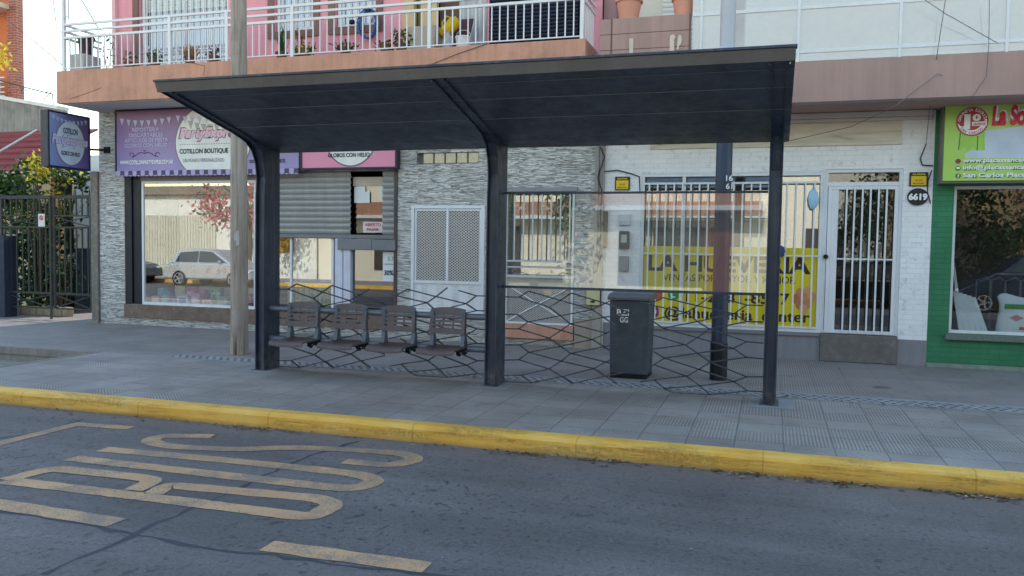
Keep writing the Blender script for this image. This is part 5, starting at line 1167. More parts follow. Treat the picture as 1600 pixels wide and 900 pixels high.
xx, zz = W(1271, 308, 13.17); t = thing('plastic_bag', 'small pale blue bag hanging on the white bars of the egg shop', 'bag', (xx, 13.16, zz))
b = MB(); b.blob((xx, 13.15, zz-.03), (.075, .03, .15), 14, 10, .1); b.tube([(xx-.02, 13.15, zz+.1), (xx, 13.16, zz+.16), (xx+.02, 13.15, zz+.1)], .008, 6); b.build('bag', M('pale blue plastic', C(160, 200, 226), .4), t, smooth=60)
xx, zz = W(1221, 393, 13.17); t = thing('padlock_bag', 'dark blue cloth tied to the bar of the egg shop beside the right shelter post', 'cloth', (xx, 13.15, zz))
MB().blob((xx, 13.15, zz), (.05, .03, .08), 12, 8, .2).build('cloth', M('blue cloth', C(66, 72, 120), .9), t, smooth=60)

# ================================================================== green shop on the right
gs = thing('green_shop', 'green painted brick shop with a large display window at the right edge', 'building', (4, 13.2, 0))
hg = [wx(1487, 400), 5.6, wz(1540, 523), wz(1540, 290)]
b = wall(MB(), XGR+.002, 9.0, 0, 3.70, YW, [hg], .2); b.build('brick_wall', BRICKG, gs)
b = MB(); b.box(XGR+.003, 9.0, 13.17, 13.205, 0, .055); b.build('cracked_base', M('flaking grey base', C(140, 146, 138), .9, 0, .35, 7, .6, 30, 0, .3, (.06, .25, .15, 1), .6), gs)
x0, x1, z0, z1 = hg
b = MB(); frame(b, x0, x1, z0, z1, 13.26, .045, .06, 'LRTB'); f = b.build('shop_window', WHITE, gs, bevel=.004)
MB().box(x0+.045, x1-.045, 13.28, 13.285, z0+.045, z1-.045).build('pane', glass_mat('green shop glass', (.9, .92, .92, 1), .09, 0, wave=.02), f)
b = MB(); b.box(x0-.05, x1+.05, 13.12, 13.26, z0-.085, z0-.003); b.build('window_sill', M('speckled granite', C(110, 118, 112), .6, 0, .35, 40, .3, 60), gs, bevel=.004)
b = MB(); b.box(XGR+.05, 8.8, YW+.22, 14.6, -.1, z0-.01); b.build('display_floor', M('dim floor', C(96, 92, 90), .8), gs)
for k in range(5):
    xa = wx(1499+k*9.5, 520, 13.5); xb_ = wx(1492+k*7.0, 458, 13.5)
    t = MB(); w = .075; d = .03; y0 = 13.33+k*.006; zt = wz(1500, 455, 13.5)-.02*k
    t.add([(xa-w/2, y0, z0), (xa+w/2-.004, y0, z0), (xa+w/2-.004, y0+d, z0), (xa-w/2, y0+d, z0), (xb_-w/2, y0+.12, zt), (xb_+w/2-.004, y0+.12, zt), (xb_+w/2-.004, y0+.12+d, zt), (xb_-w/2, y0+.12+d, zt)], [(3, 2, 1, 0), (4, 5, 6, 7), (0, 1, 5, 4), (1, 2, 6, 5), (2, 3, 7, 6), (3, 0, 4, 7)])
    nm = ['leftmost', 'second from the left', 'middle', 'fourth from the left', 'rightmost'][k]
    tag(t.build('white_board', M('white board', C(214, 216, 218), .6, 0, .06, 3), bevel=.003), nm+' of the white boards leaning in the green shop window', 'board', 'white boards leaning in the shop window')
xa, xb_ = wx(1488, 440, 13.45), wx(1497, 440, 13.45)
tag(MB().add([(wx(1486, 400, 13.42), 13.42, wz(1486, 395, 13.42)), (wx(1489, 400, 13.42), 13.42, wz(1489, 395, 13.42)), (wx(1498, 455, 13.42), 13.42, wz(1498, 457, 13.42)), (wx(1493, 455, 13.42), 13.42, wz(1493, 457, 13.42))], [(0, 1, 2, 3)]).build('white_batten', M('white board', C(214, 216, 218))), 'thin white batten standing upright above the leaning boards in the green shop', 'batten')
sx, sz = W(1578, 522, 13.55); t = thing('sack', 'white filled sack with green band standing in the green shop window', 'sack', (sx, 13.42, z0))
b = MB(); seg = 20; rings = [(0, .2, .1), (.03, .225, .13), (.15, .215, .13), (.3, .19, .11), (.42, .18, .09), (.5, .2, .05), (.56, .215, .02)]
for z, rx_, ry_ in rings:
    for j in range(seg):
        a = 2*math.pi*j/seg; ex = .7; b.v.append((sx+rx_*math.copysign(abs(math.cos(a))**ex, math.cos(a))+U(-.006, .006), 13.42+ry_*math.copysign(abs(math.sin(a))**ex, math.sin(a)), z0+z+(.03*math.cos(3*a) if z > .5 else 0)+U(-.004, .004)))
for i in range(len(rings)-1):
    for j in range(seg): b.f.append([i*seg+j, i*seg+(j+1) % seg, (i+1)*seg+(j+1) % seg, (i+1)*seg+j]); b.mi.append(0)
b.build('bag', M('white woven plastic', C(216, 220, 220), .5, 0, .08, 6, .3, 30), t, smooth=60)
b = MB(); b.add([(sx-.14, 13.318, z0+.37), (sx+.14, 13.318, z0+.37), (sx+.135, 13.322, z0+.44), (sx-.135, 13.322, z0+.44)], [(0, 1, 2, 3)]); b.build('green_band', M('green band print', C(60, 140, 84), .5), t)
b = MB(); disc(b, sx+.01, z0+.25, .09, .045, 13.288, 4); b.build('red_emblem', M('faded red print', C(190, 120, 124), .5), t)
b = MB(); b.box(sx+.05, sx+.16, 13.286, 13.292, z0+.08, z0+.12); b.build('red_label', M('red label', C(196, 70, 60), .5), t)
t = thing('display_rack', 'dark wire rack standing behind the sack in the green shop window', 'rack', (wx(1530, 500, 14.0), 14.0, z0))
b = MB()
for px_ in (1524, 1545, 1570, 1592): xx = wx(px_, 480, 14.0); b.tube([(xx, 14.0, z0), (xx, 14.0, z0+.75), (xx+.12, 14.0, z0+.8), (xx+.2, 14.0, z0+.75), (xx+.2, 14.0, z0)], .012, 6)
b.box(wx(1524, 480, 14.0), wx(1592, 480, 14.0)+.2, 13.98, 14.02, z0+.3, z0+.32); b.build('wire', M('grey wire', C(110, 112, 118), .4, .5), t)
# green sign
sg = thing('shop_sign', 'lime green sign with red ten year seal and pale blue panel over the green shop', 'sign', (3.6, 12.95, 3.2))
gx0, gx1, gz0, gz1 = 2.245, 5.5, 2.655, 3.745
LIME = mat_gradient('lime print', C(168, 208, 92), C(180, 212, 112), C(146, 196, 96), 0, 2.2, 3.6)
MB().box(gx0, gx1, 12.9, 13.15, gz0, gz1).build('panel', LIME, sg, bevel=.004)
b = MB(); b.box(gx0-.02, gx1+.02, 12.93, 13.19, gz0-.03, gz0-.002); b.box(gx0-.022, gx0-.002, 12.93, 13.19, gz0, gz1); b.build('sign_frame', M('grey sign frame', C(116, 110, 108), .6), sg)
SY = 12.9
def s_(x, y): return W(x, y, SY)
pts = [s_(1539, 204), s_(1600, 197), (gx1-.1, s_(1600, 190)[1]), (gx1-.1, s_(1600, 247)[1]), s_(1600, 247), s_(1545, 247), s_(1508, 247), s_(1508, 240), s_(1516, 236), s_(1526, 234), s_(1537, 236)]
MB().poly([(x_, SY-.002, z_) for x_, z_ in pts]).build('pale_panel', M('pale blue print', C(206, 216, 226), .45, 0, .04), sg)
b = MB(); pts = [s_(1500, 205), s_(1538, 205), s_(1539, 235), s_(1533, 231), s_(1526, 236), s_(1520, 229), s_(1512, 236), s_(1508, 230), s_(1497, 234)]
b.poly([(x_, SY-.004, z_) for x_, z_ in pts]); rb = b.build('ribbon', M('lime ribbon print', C(160, 206, 90), .5), sg)
b = MB(); q0_ = s_(1527, 212); q1_ = s_(1526, 235); b.add([(q0_[0], SY-.006, q0_[1]), (q0_[0]+.012, SY-.006, q0_[1]), (q1_[0]+.012, SY-.006, q1_[1]), (q1_[0], SY-.006, q1_[1])], [(0, 1, 2, 3)])
q0_ = s_(1500, 208); q1_ = s_(1497, 234); b.add([(q0_[0], SY-.006, q0_[1]), (q0_[0]+.01, SY-.006, q0_[1]), (q1_[0]+.01, SY-.006, q1_[1]), (q1_[0], SY-.006, q1_[1])], [(0, 1, 2, 3)]); b.build('ribbon_fold', M('dark green print', C(70, 120, 50), .5), rb)
cx, cz = s_(1519, 190); Rr = abs(s_(1545, 190)[0]-cx)
REDP = M('seal red print', C(178, 62, 76), .5)
b = MB(); n = 72
b.poly([(cx+(Rr*(1.0 if i % 2 else .965))*math.cos(i*2*math.pi/n), SY-.006, cz+(Rr*(1.0 if i % 2 else .965))*math.sin(i*2*math.pi/n)) for i in range(n)]); se = b.build('seal', REDP, sg)
b = MB(); pts = [(cx+Rr*.88*math.cos(a), cz+Rr*.88*math.sin(a)) for a in [math.radians(d) for d in range(185, 372, 8)]]; pts += [(cx+Rr*.78, cz-Rr*.02), (cx+.0, cz-Rr*.35), (cx-Rr*.7, cz-Rr*.3)]
b.poly([(x_, SY-.008, z_) for x_, z_ in pts]); b.build('seal_band', LIGHTTXT, se)
b = MB(); disc(b, cx, cz+Rr*.02, Rr*.6, Rr*.6, SY-.0095, 40); b.build('seal_core', REDP, se)
b = MB(); b.box(cx-Rr*.02, cx+Rr*.88, SY-.0125, SY-.0105, cz-Rr*.3, cz-Rr*.02); b.build('seal_label', LIGHTTXT, se)
text('1', cx-Rr*.5, cx-Rr*.12, cz-Rr*.5, cz+Rr*.5, SY-.012, LIGHTTXT, se, .06); text('0', cx-.0, cx+Rr*.5, cz+Rr*.02, cz+Rr*.5, SY-.012, LIGHTTXT, se, .06)
text('AÑOS', cx+Rr*.04, cx+Rr*.8, cz-Rr*.26, cz-Rr*.08, SY-.014, REDP, se, .03, .2)
arc_text('GARANTIA ESCRITA', cx, cz, Rr*.7, math.radians(172), math.radians(8), Rr*.2, SY-.01, LIGHTTXT, se)
arc_text('SAN CARLOS', cx, cz, Rr*.84, math.radians(215), math.radians(318), Rr*.17, SY-.0105, REDP, se, bottom=True)
x_0, z_0 = s_(1549, 196); x_1 = s_(1600, 185)[0]; kx = (x_1-x_0)/.455
for (mm, bo, lf_) in ((LIGHTTXT, .11, .008), (M('sign red print', C(206, 52, 80), .5), .05, .011)): text('La Solución', x_0-.0, x_0+kx, z_0-.01, s_(1575, 164)[1], SY, mm, sg, bo, .12, lift=lf_)
for k, (body, xe, y) in enumerate((('www.placassancarlos.com.ar', 1660, 252), ('info@placassancarlos.com.ar', 1665, 263), ('San Carlos Placas Argentina', 1674, 275))):
    xa_, za_ = s_(1504, y+4.0); xb_, zb_ = s_(xe, y-4.0)[0], s_(1504, y-4.5)[1]
    text(body, xa_+.01, xb_+.01, za_-.012, zb_-.01, SY-.001, M('dark green print', C(70, 120, 50), .5), sg, .06); text(body, xa_, xb_, za_, zb_, SY, LIGHTTXT, sg, .035, lift=.009)
    ic = s_(1497, y); b = MB(); disc(b, ic[0], ic[1], .035, .035, SY-.004, 20); io = b.build('icon', [M('maroon print', C(136, 70, 66), .5), M('dark green print', C(70, 120, 50)), M('dark green print', C(70, 120, 50))][k], sg)
    if k == 1: b = MB(); disc(b, ic[0], ic[1]+.004, .026, .016, SY-.007, 16); b.build('bubble', LIGHTTXT, io)
    if k == 2: text('f', ic[0]-.01, ic[0]+.014, ic[1]-.025, ic[1]+.025, SY-.004, LIGHTTXT, io, .02)

# ================================================================== goods in the party shop window
zf = hs[2]-.018
goods = [('toy_box', 'toy box', 'box'), ('bottle', 'bottle', 'bottle')]
def gbox(px_, w, h, col, label, Y=13.4, win=None):
    w *= 1.15; h *= 1.1
    xx = wx(px_, 460, Y); t = thing('gift_box', label, 'box', (xx, Y, zf), 'party goods in the shop window')
    MB().box(xx-w/2, xx+w/2, Y-.06, Y+.06, zf, zf+h).build('carton', M('print '+str(col), C(*col), .5, 0, .2, 18), t, bevel=.004)
    if win: MB().box(xx-w*.32, xx+w*.32, Y-.064, Y-.0605, zf+h*.25, zf+h*.75).build('picture', M('print '+str(win), C(*win), .5, 0, .3, 25), t)
gbox(261, .16, .25, (30, 150, 170), 'teal box at the left of the goods in the party shop window', win=(70, 190, 210))
gbox(275, .14, .17, (50, 70, 170), 'blue box beside the teal box in the party shop window', win=(90, 110, 210))
gbox(288, .22, .2, (210, 214, 232), 'white box with blue pattern in the party shop window', 13.36, win=(60, 90, 190))
gbox(308, .18, .24, (214, 150, 190), 'pink framed box in the party shop window', 13.36, win=(236, 220, 230))
gbox(318, .12, .3, (190, 110, 150), 'tall mauve box behind the pink framed box in the shop window', 13.5)
gbox(352, .15, .2, (150, 170, 160), 'grey green box beside the wooden pole in the shop window', 13.42)
gbox(246, .16, .16, (226, 170, 190), 'pale pink box at the far left corner of the party shop window', 13.42, win=(240, 220, 226))
gbox(254, .12, .3, (150, 190, 200), 'tall pale blue box behind the teal box in the party shop window', 13.56)
gbox(284, .2, .36, (226, 200, 120), 'tall yellow box in the back row of the party shop window', 13.66, win=(236, 226, 180))
gbox(300, .2, .34, (200, 90, 130), 'tall raspberry box in the back row of the party shop window', 13.66, win=(236, 180, 200))
gbox(326, .18, .14, (236, 214, 220), 'low white and pink box right of the pink framed box in the shop window', 13.36, win=(226, 130, 160))
gbox(338, .24, .34, (120, 170, 130), 'tall mint box in the back row near the wooden pole in the shop window', 13.66, win=(190, 220, 190))
gbox(386, .2, .26, (190, 60, 80), 'dark red box just right of the wooden pole in the shop window', 13.42, win=(226, 140, 150))
t = thing('garland', 'row of red paper rosettes hung across the middle of the party shop window', 'garland', (wx(350, 425, 13.5), 13.5, wz(350, 425, 13.5)))
for k in range(9):
    xx, zz = W(325+k*8.5, 424+2*math.sin(k*1.3), 13.5); b = MB(); r_ = .075+.02*math.sin(k*2.1)
    n = 18; b.poly([(xx+r_*(1 if i % 2 else .72)*math.cos(i*2*math.pi/n), 13.5-.012*(i % 2), zz+r_*(1 if i % 2 else .72)*math.sin(i*2*math.pi/n)) for i in range(n)]); b.build('rosette', M(['deep red paper', 'pink paper', 'dark paper'][k % 3], [C(170, 50, 64), C(226, 150, 160), C(96, 50, 60)][k % 3], .8), t)
MB().box(xs0+.3, xs1-.06, 13.95, 13.98, zf, hs[3]-.25).build('added_pale_board', M('added warm pale board', C(214, 186, 168), .8, 0, .2, 1.2), pb)  # pale board added to lighten the room behind the goods
for px_, col, lb in ((334, (60, 160, 110), 'green bottle right of the pink boxes in the party shop window'), (342, (140, 190, 170), 'pale green bottle nearest the wooden pole in the party shop window')):
    xx = wx(px_, 460, 13.38); t = thing('bottle', lb, 'bottle', (xx, 13.38, zf), 'party goods in the shop window')
    MB().lathe([(.04, zf), (.042, zf+.16), (.018, zf+.21), (.016, zf+.26)], xx, 13.38, 14).build('bottle_body', M('print '+str(col), C(*col), .3), t, smooth=40); MB().lathe([(.018, zf+.26), (.018, zf+.285)], xx, 13.38, 12).build('cap', LIGHTTXT, t)
b = MB()
for _ in range(60): b.blob((U(xs0+.1, xs1-.1), U(13.3, 13.34), zf+.03), (U(.03, .09), .03, U(.02, .05)), 8, 5, .2)
tag(b.build('white_fluff', M('white wadding', C(230, 230, 234), .9)), kind='stuff')
xx = wx(483, 430, 13.7); t = thing('stool_pouf', 'grey domed display pot on the shelf in the window beside the shop door', 'pot', (xx, 13.7, zf+.55))
MB().lathe([(.13, zf+.53), (.2, zf+.56), (.19, zf+.68), (.14, zf+.75), (.06, zf+.78)], xx, 13.7, 22).build('dome', M('grey ceramic', C(126, 132, 130), .5), t, smooth=60)
t = thing('display_shelf', 'white display shelf with green gold fringe in the window beside the shop door', 'shelf', (xx, 13.75, zf))
MB().box(wx(448, 430, 13.6), wx(519, 430, 13.6), 13.55, 13.95, zf+.5, zf+.528).build('shelf_board', WHITEW, t)
b = MB()
for i in range(90): u = wx(450, 430, 13.55)+i*(wx(518, 430, 13.55)-wx(450, 430, 13.55))/90; b.m = random.randrange(3); b.quad((u, 13.545+U(-.01, .01), zf+U(0, .05)), (u+.009, 13.545, zf+U(0, .05)), (u+.009, 13.548, zf+.5), (u, 13.548, zf+.5))
b.build('foil_fringe', [M('gold foil', C(206, 186, 70), .3, .5), M('green foil', C(110, 160, 90), .3, .5), M('pale foil', C(206, 214, 190), .3, .4)], t)
MB().box(wx(450, 430, 13.9), wx(520, 430, 13.9), 14.3, 14.32, zf, 3.0).build('display_back', M('pale yellow board', C(226, 222, 186), .7), t)
for px_, py_, r_, col, lb in ((290, 303, .16, (196, 120, 90), 'orange balloon hanging at the top of the party shop window'), (312, 298, .15, (140, 60, 76), 'dark red balloon at the top of the party shop window'), (275, 300, .14, (170, 140, 120), 'tan balloon at the top left of the party shop window')):
    xx, zz = W(px_, py_, 13.8); t = thing('balloon', lb, 'balloon', (xx, 13.8, zz), 'balloons in the party shop window')
    MB().blob((xx, 13.8, zz), (r_, r_*.9, r_*1.15), 16, 12).build('balloon_body', M('balloon '+str(col), C(*col), .35), t, smooth=True); MB().tube([(xx, 13.8, zz+r_*1.1), (xx, 13.8, min(zz+r_*1.5, hs[3]))], .004, 5).build('string', LIGHTTXT, t)
# ================================================================== left neighbour: gate, garden, houses
def leafcloud(mb, lo, hi, n, size, mats, clumps=14, rad=.35):
    cs = [Vector((U(lo[0], hi[0]), U(lo[1], hi[1]), U(lo[2], hi[2]))) for _ in range(clumps)]
    for _ in range(n):
        c = random.choice(cs); p = c+Vector((random.gauss(0, rad*.5), random.gauss(0, rad*.4), random.gauss(0, rad*.5)))
        mb.m = random.choice(mats); mb.leaf(p, size*U(.6, 1.3))
    return mb
YG = 13.45
GREYG = M('mottled granite', C(120, 114, 106), .6, 0, .3, 4, .2, 40, .2, .4, (.5, .48, .46, 1), .3)
gp_ = thing('gate_pillar', 'narrow mottled grey granite pillar between the garden gate and the strip stone wall', 'pillar', (wx(151, 400), 13.2, 0))
q0, q1 = wx(145.5, 400), XPL-.004
b = MB(); b.box(q0, q1, 13.15, 13.45, .03, wz(150, 268)); b.build('shaft', GREYG, gp_, bevel=.006)
b = MB(); b.box(q0-.02, q1, 13.13, 13.47, 0, .05); b.build('base', CONC, gp_)
IRON = M('dark grey gate iron', C(58, 62, 64), .55, .3, .2, 5, .1, 60)
gt = thing('garden_gate', 'double leaf dark iron garden gate with vertical bars at the left edge', 'gate', (wx(80, 430, YG), YG, 0))
def wg(x, y): return W(x, y, YG)
def vbars(mb, pxs, ya, yb_, w=.012):
    for p_ in pxs:
        xx = wg(p_, (ya+yb_)/2)[0]; mb.box(xx-w, xx+w, YG-.012, YG+.012, wg(p_, yb_)[1], wg(p_, ya)[1])
z_top, z_m1, z_m2, z_bot, z_low = wg(70, 308)[1], wg(70, 337)[1], wg(70, 355)[1], wg(70, 458)[1], wg(70, 481)[1]
for nm, (xa, xb_), bars in (('gate_leaf', (2, 81), range(9, 80, 9)), ('gate_leaf', (84, 144), range(93, 143, 9))):
    A, B = wg(xa, 400)[0], wg(xb_, 400)[0]; b = MB()
    for z, h in ((z_top, .035), (z_m1, .014), (z_m2, .018), (z_bot, .02)): b.box(A, B, YG-.018, YG+.018, z-h, z+h)
    b.box(A, A+.045, YG-.02, YG+.02, z_low, z_top); b.box(B-.045, B, YG-.02, YG+.02, z_low-.02, z_top)
    lo = b.build(nm, IRON, gt)
    for p_ in bars:
        xx = wg(p_, 400)[0]; boxes('bar', [(xx-.014, xx+.014, YG-.01, YG+.01, z_bot+.02, z_m2-.018), (xx-.014, xx+.014, YG-.01, YG+.01, z_m1+.014, z_top-.035)], IRON, lo)
    zA, zB = z_m1-.02, z_m2+.02
    MB().tube([(A+.05, YG, zB), ((A+B)/2, YG, (zA+zB)/2+.03), (B-.05, YG, zA)], .012, 6).build('cross_brace', IRON, lo); MB().tube([(A+.05, YG+.02, zA), ((A+B)/2, YG+.02, (zA+zB)/2-.02), (B-.05, YG+.02, zB)], .012, 6).build('cross_brace', IRON, lo)
    MB().tube([(A+.05, YG, z_bot-.03), (B-.05, YG, z_low+.02)], .014, 6).build('cross_brace', IRON, lo); MB().tube([(A+.05, YG+.02, z_low+.02), (B-.05, YG+.02, z_bot-.03)], .014, 6).build('cross_brace', IRON, lo); MB().box(A+.05, B-.05, YG-.014, YG+.014, z_low-.015, z_low+.015).build('bottom_rail', IRON, lo)
    if xa > 50:
        for p_ in (118, 129, 140): xx = wg(p_, 300)[0]; MB().prism([(xx-.014, z_top+.03), (xx+.014, z_top+.03), (xx, z_top+.17)], 1, YG-.008, YG+.008).build('spike', IRON, lo)
    else:
        b = MB(); xx = wg(82, 450)[0]; b.box(xx-.02, xx+.02, YG-.05, YG-.022, .0, z_top-.02); b.build('drop_bolt', IRON, lo)
q = rect(60, 334, 70, 354, YG-.06); t = thing('parking_sign', 'small white plate with red no parking ring fixed to the garden gate', 'sign', ((q[0]+q[1])/2, YG-.06, q[2]))
MB().box(q[0], q[1], YG-.065, YG-.055, q[2], q[3]).build('plate', M('white enamel', C(216, 214, 214), .4), t)
cx, cz = (q[0]+q[1])/2, q[3]-.085
b = MB(); b.tube([(cx+.042*math.cos(a), YG-.067, cz+.042*math.sin(a)) for a in [i*math.pi/12 for i in range(25)]], .009, 6); b.tube([(cx-.03, YG-.067, cz+.03), (cx+.03, YG-.067, cz-.03)], .008, 6); b.build('red_ring', M('sign red', C(206, 60, 60), .4), t)
text('E', cx-.014, cx+.016, cz-.022, cz+.022, YG-.066, DARKTXT, t)
t = thing('fence_pillar', 'dark blue square pillar at the left edge before the garden gate', 'pillar', (wx(3, 430, 13.35), 13.4, 0))
MB().box(wx(-30, 430, 13.35), wx(10, 430, 13.35), 13.3, 13.6, 0, wz(5, 368, 13.35)).build('shaft', M('dark blue render', C(46, 54, 74), .7, 0, .2, 2, .2), t, bevel=.01)
t = thing('garden_post', 'pale grey flat posts standing behind the left gate leaf', 'post', (wx(17, 430, 13.7), 13.7, 0))
for a, c_ in ((10, 17), (19, 26)): MB().box(wx(a, 430, 13.7), wx(c_, 430, 13.7), 13.68, 13.74, 0, wz(17, 366, 13.7)).build('plank', M('pale grey plank', C(176, 172, 170), .8, 0, .15, 3, .2), t)
# garden ground and path
struct('garden_bed', MB().quad((-24, 13.75, .012), (-15.6, 13.75, .012), (-15.6, 30, .012), (-24, 30, .012)), M('garden soil', C(92, 80, 66), 1, 0, .3, 2, .5, 20))
t = thing('garden_edging', 'low beige stone edging of the garden bed behind the gate', 'edging', (-16, 14.1, 0))
b = MB(); x_ = wx(20, 470, 14.0)
while x_ < wx(100, 470, 14.0): w = U(.18, .3); b.box(x_, x_+w-.01, 13.95, 14.1, 0, U(.16, .22)); x_ += w
b.build('stone_row', M('beige garden stone', C(170, 156, 132), .9, 0, .25, 5, .5, 20), t, bevel=.02)
def bush(name, label, lo, hi, n, size, mats, idx, clumps=14, rad=.4, trunk=True, group=None):
    cx, cy = (lo[0]+hi[0])/2, (lo[1]+hi[1])/2; t = thing(name, label, 'shrub' if 'tree' not in name else 'tree', (cx, cy, 0), group)
    leafcloud(MB(), lo, hi, n, size, idx, clumps, rad).build('foliage' if 'tree' not in name else 'crown', mats, t)
    if trunk:
        b = MB()
        for _ in range(5): b.tube([(cx+U(-.1, .1), cy, 0), (cx+U(-.2, .2), cy+U(-.1, .1), (lo[2]+hi[2])*.3), (U(lo[0], hi[0]), U(lo[1], hi[1]), hi[2]*.85)], [.03, .022, .008], 6)
        b.build('trunk', M('grey brown bark', C(92, 78, 64), .9, 0, .25, 6, .4, 20), t)
    return t
def bx(px0, py0, px1, py1, Y): q = rect(px0, py0, px1, py1, Y); return q
q = bx(-30, 262, 38, 352, 14.6); bush('garden_shrub', 'green bush rising above the left gate leaf at the left edge', (q[0], 14.3, q[2]), (q[1], 15.2, q[3]), 1500, .15, [GRN1, GRN2, YLW], [0, 0, 1, 1, 1], 16, .36)
q = bx(22, 372, 88, 448, 14.6); bush('garden_shrub', 'dark green bush behind the lower part of the left gate leaf', (q[0], 14.3, .2), (q[1], 15.0, q[3]), 1500, .16, [GRN2, GRN1], [0, 0, 0, 1], 16, .5)
q = bx(44, 246, 62, 272, 14.4); bush('garden_shrub', 'branch coloured yellow as if sunlit above the gate below the projecting sign', (q[0], 14.3, q[2]), (q[1], 14.6, q[3]), 300, .1, [YLW, GRN1], [0, 0, 0, 1], 7, .2)  # sunlight on these leaves is put into their yellow colour
q = bx(70, 262, 112, 284, 15.2); bush('garden_shrub', 'bright green foliage just below the projecting sign', (q[0], 15.0, q[2]), (q[1], 15.6, q[3]), 520, .12, [GRN1, GRN2, YLW], [0, 1, 1, 1, 2], 10, .24)
q = bx(40, 318, 100, 360, 14.9); bush('garden_shrub', 'loose yellow green shrub seen between the gate rails', (q[0], 14.7, q[2]), (q[1], 15.3, q[3]), 800, .12, [GRN1, YLW, GRN2], [0, 0, 1, 2, 2], 12, .42)
q = bx(84, 392, 100, 440, 14.5); bush('garden_shrub', 'thin creeper with pale leaves behind the right gate leaf', (q[0], 14.4, q[2]), (q[1], 14.7, q[3]), 260, .1, [GRN1, M('pale leaf', C(170, 170, 140), .7), GRN2], [0, 1, 2], 8, .22)
# houses behind the gate
t = thing('neighbour_wall', 'bright white side wall with dark blue base seen through the right gate leaf', 'wall', (wx(128, 400, 16.2), 16.2, 0))
q = bx(115, 262, 150, 388, 16.2); MB().box(q[0], q[1]+1.2, 16.2, 16.5, q[2], q[3]+.3).build('white_wall', M('sun bright white render', C(236, 236, 236), .8, 0, .05, 1), t)  # white render set bright to stand in for sunlight on this face
MB().box(q[0], q[1]+1.2, 16.17, 16.5, 0, q[2]-.003).build('blue_base', M('navy render', C(40, 48, 76), .7, 0, .15, 2), t)
t = thing('garden_tree', 'dark slim tree trunk against the white wall behind the gate', 'tree', (wx(108, 350, 15.8), 15.8, 0))
b = MB(); xx = wx(108, 350, 15.8); b.tube([(xx, 15.8, 0), (xx+.03, 15.8, 1.6), (xx-.02, 15.8, 2.8), (xx+.05, 15.8, 4.2)], [.1, .09, .085, .07], 10); b.build('trunk', M('dark bark', C(62, 56, 50), .9, 0, .25, 6, .5, 20), t)
leafcloud(MB(), (xx-.6, 15.4, 4.0), (xx+.5, 16.3, 4.6), 30, .14, [0], 5, .3).build('crown', GRN2, t)
t = thing('garden_house', 'low cream garden house with framed notice behind the bushes', 'house', (wx(70, 320, 17.2), 17.2, 0))
q = bx(34, 284, 112, 330, 17.2); MB().box(q[0], q[1], 17.2, 18.6, 0, q[3]).build('wall', M('cream garden wall', C(206, 186, 148), .8, 0, .12, 1.5, .2), t)
b = MB(); b.prism([(16.9, q[3]), (18.8, q[3]+.25), (18.8, q[3]+.33), (16.9, q[3]+.07)], 0, q[0]-.2, q[1]+.2); b.build('roof', M('grey brown roof', C(128, 112, 98), .8, 0, .2, 3), t)
u = bx(85, 291, 99, 306, 17.15); MB().box(u[0], u[1], 17.15, 17.19, u[2], u[3]).build('framed_notice', BLK, t); MB().box(u[0]+.04, u[1]-.04, 17.14, 17.149, u[2]+.05, u[3]-.14).build('notice_face', YELS, t)
x_, z_ = W(72, 298, 17.18); b = MB(); disc(b, x_, z_, .16, .22, 17.19, 20); b.build('red_ornament', M('brick red ornament', C(160, 70, 54), .7), t)
# red tiled roof
t = thing('tiled_roof_house', 'small house with dark red tiled roof behind the bushes at the left edge', 'house', (wx(10, 260, 16), 16, 0))
rows = 7; b = MB(); Ya, Yb = 15.6, 17.4
za, zb_ = W(30, 268, Ya)[1], W(30, 205, Yb)[1]
for i in range(rows):
    y0, y1 = Ya+(Yb-Ya)*i/rows, Ya+(Yb-Ya)*(i+1)/rows; z0, z1 = za+(zb_-za)*i/rows, za+(zb_-za)*(i+1)/rows
    xr0 = wx(62, 240, Ya); xl0 = wx(-120, 240, Ya)
    b.add([(xl0, y0, z0+.05), (xr0, y0, z0+.05), (xr0, y1+.03, z1), (xl0, y1+.03, z1), (xl0, y0, z0), (xr0, y0, z0), (xr0, y1, z1-.06), (xl0, y1, z1-.06)], [(0, 1, 2, 3), (4, 5, 1, 0), (1, 5, 6, 2), (4, 7, 6, 5)])
b.build('roof', M('dark red roof tile', C(140, 62, 64), .8, 0, .2, 3, .4, 20), t)
MB().box(xl0, xr0-.1, Ya+.1, Ya+.4, 0, za-.02).build('wall', M('cream garden wall', C(206, 186, 148), .8), t)
MB().box(xl0, xr0, Ya-.04, Ya+.1, za-.09, za-.003).build('eave_board', M('cream eave', C(220, 196, 176), .7), t)
b = MB(); p0, p1 = W(58, 203, 16.6), W(-6, 240, 15.9); b.tube([(p0[0], 16.6, p0[1]), (p1[0], 15.9, p1[1])], .03, 6); b.build('ridge_flashing', WHITEW, t)
# concrete wall with pale coping
t = thing('concrete_wall', 'tall weathered grey concrete wall with bright coping behind the tiled roof', 'wall', (wx(20, 200, 17.8), 17.8, 0))
pts = [(W(x, y, 17.8)[0], W(x, y, 17.8)[1]) for x, y in ((-160, 135), (0, 155), (92, 171), (98, 240))]
b = MB(); b.prism([pts[0], pts[1], pts[2], (pts[3][0], 0), (pts[0][0], 0)], 1, 17.8, 18.1); b.build('slab', M('weathered concrete', C(160, 156, 152), .9, 0, .28, 1.4, .4, 30, .4, .3, (.12, .11, .1, 1), .5), t)
b = MB(); b.prism([(x, z+.002) for x, z in pts[:3]]+[(x, z+.1) for x, z in pts[2::-1]], 1, 17.76, 18.14); b.build('coping', M('white coping', C(226, 224, 222), .8), t)
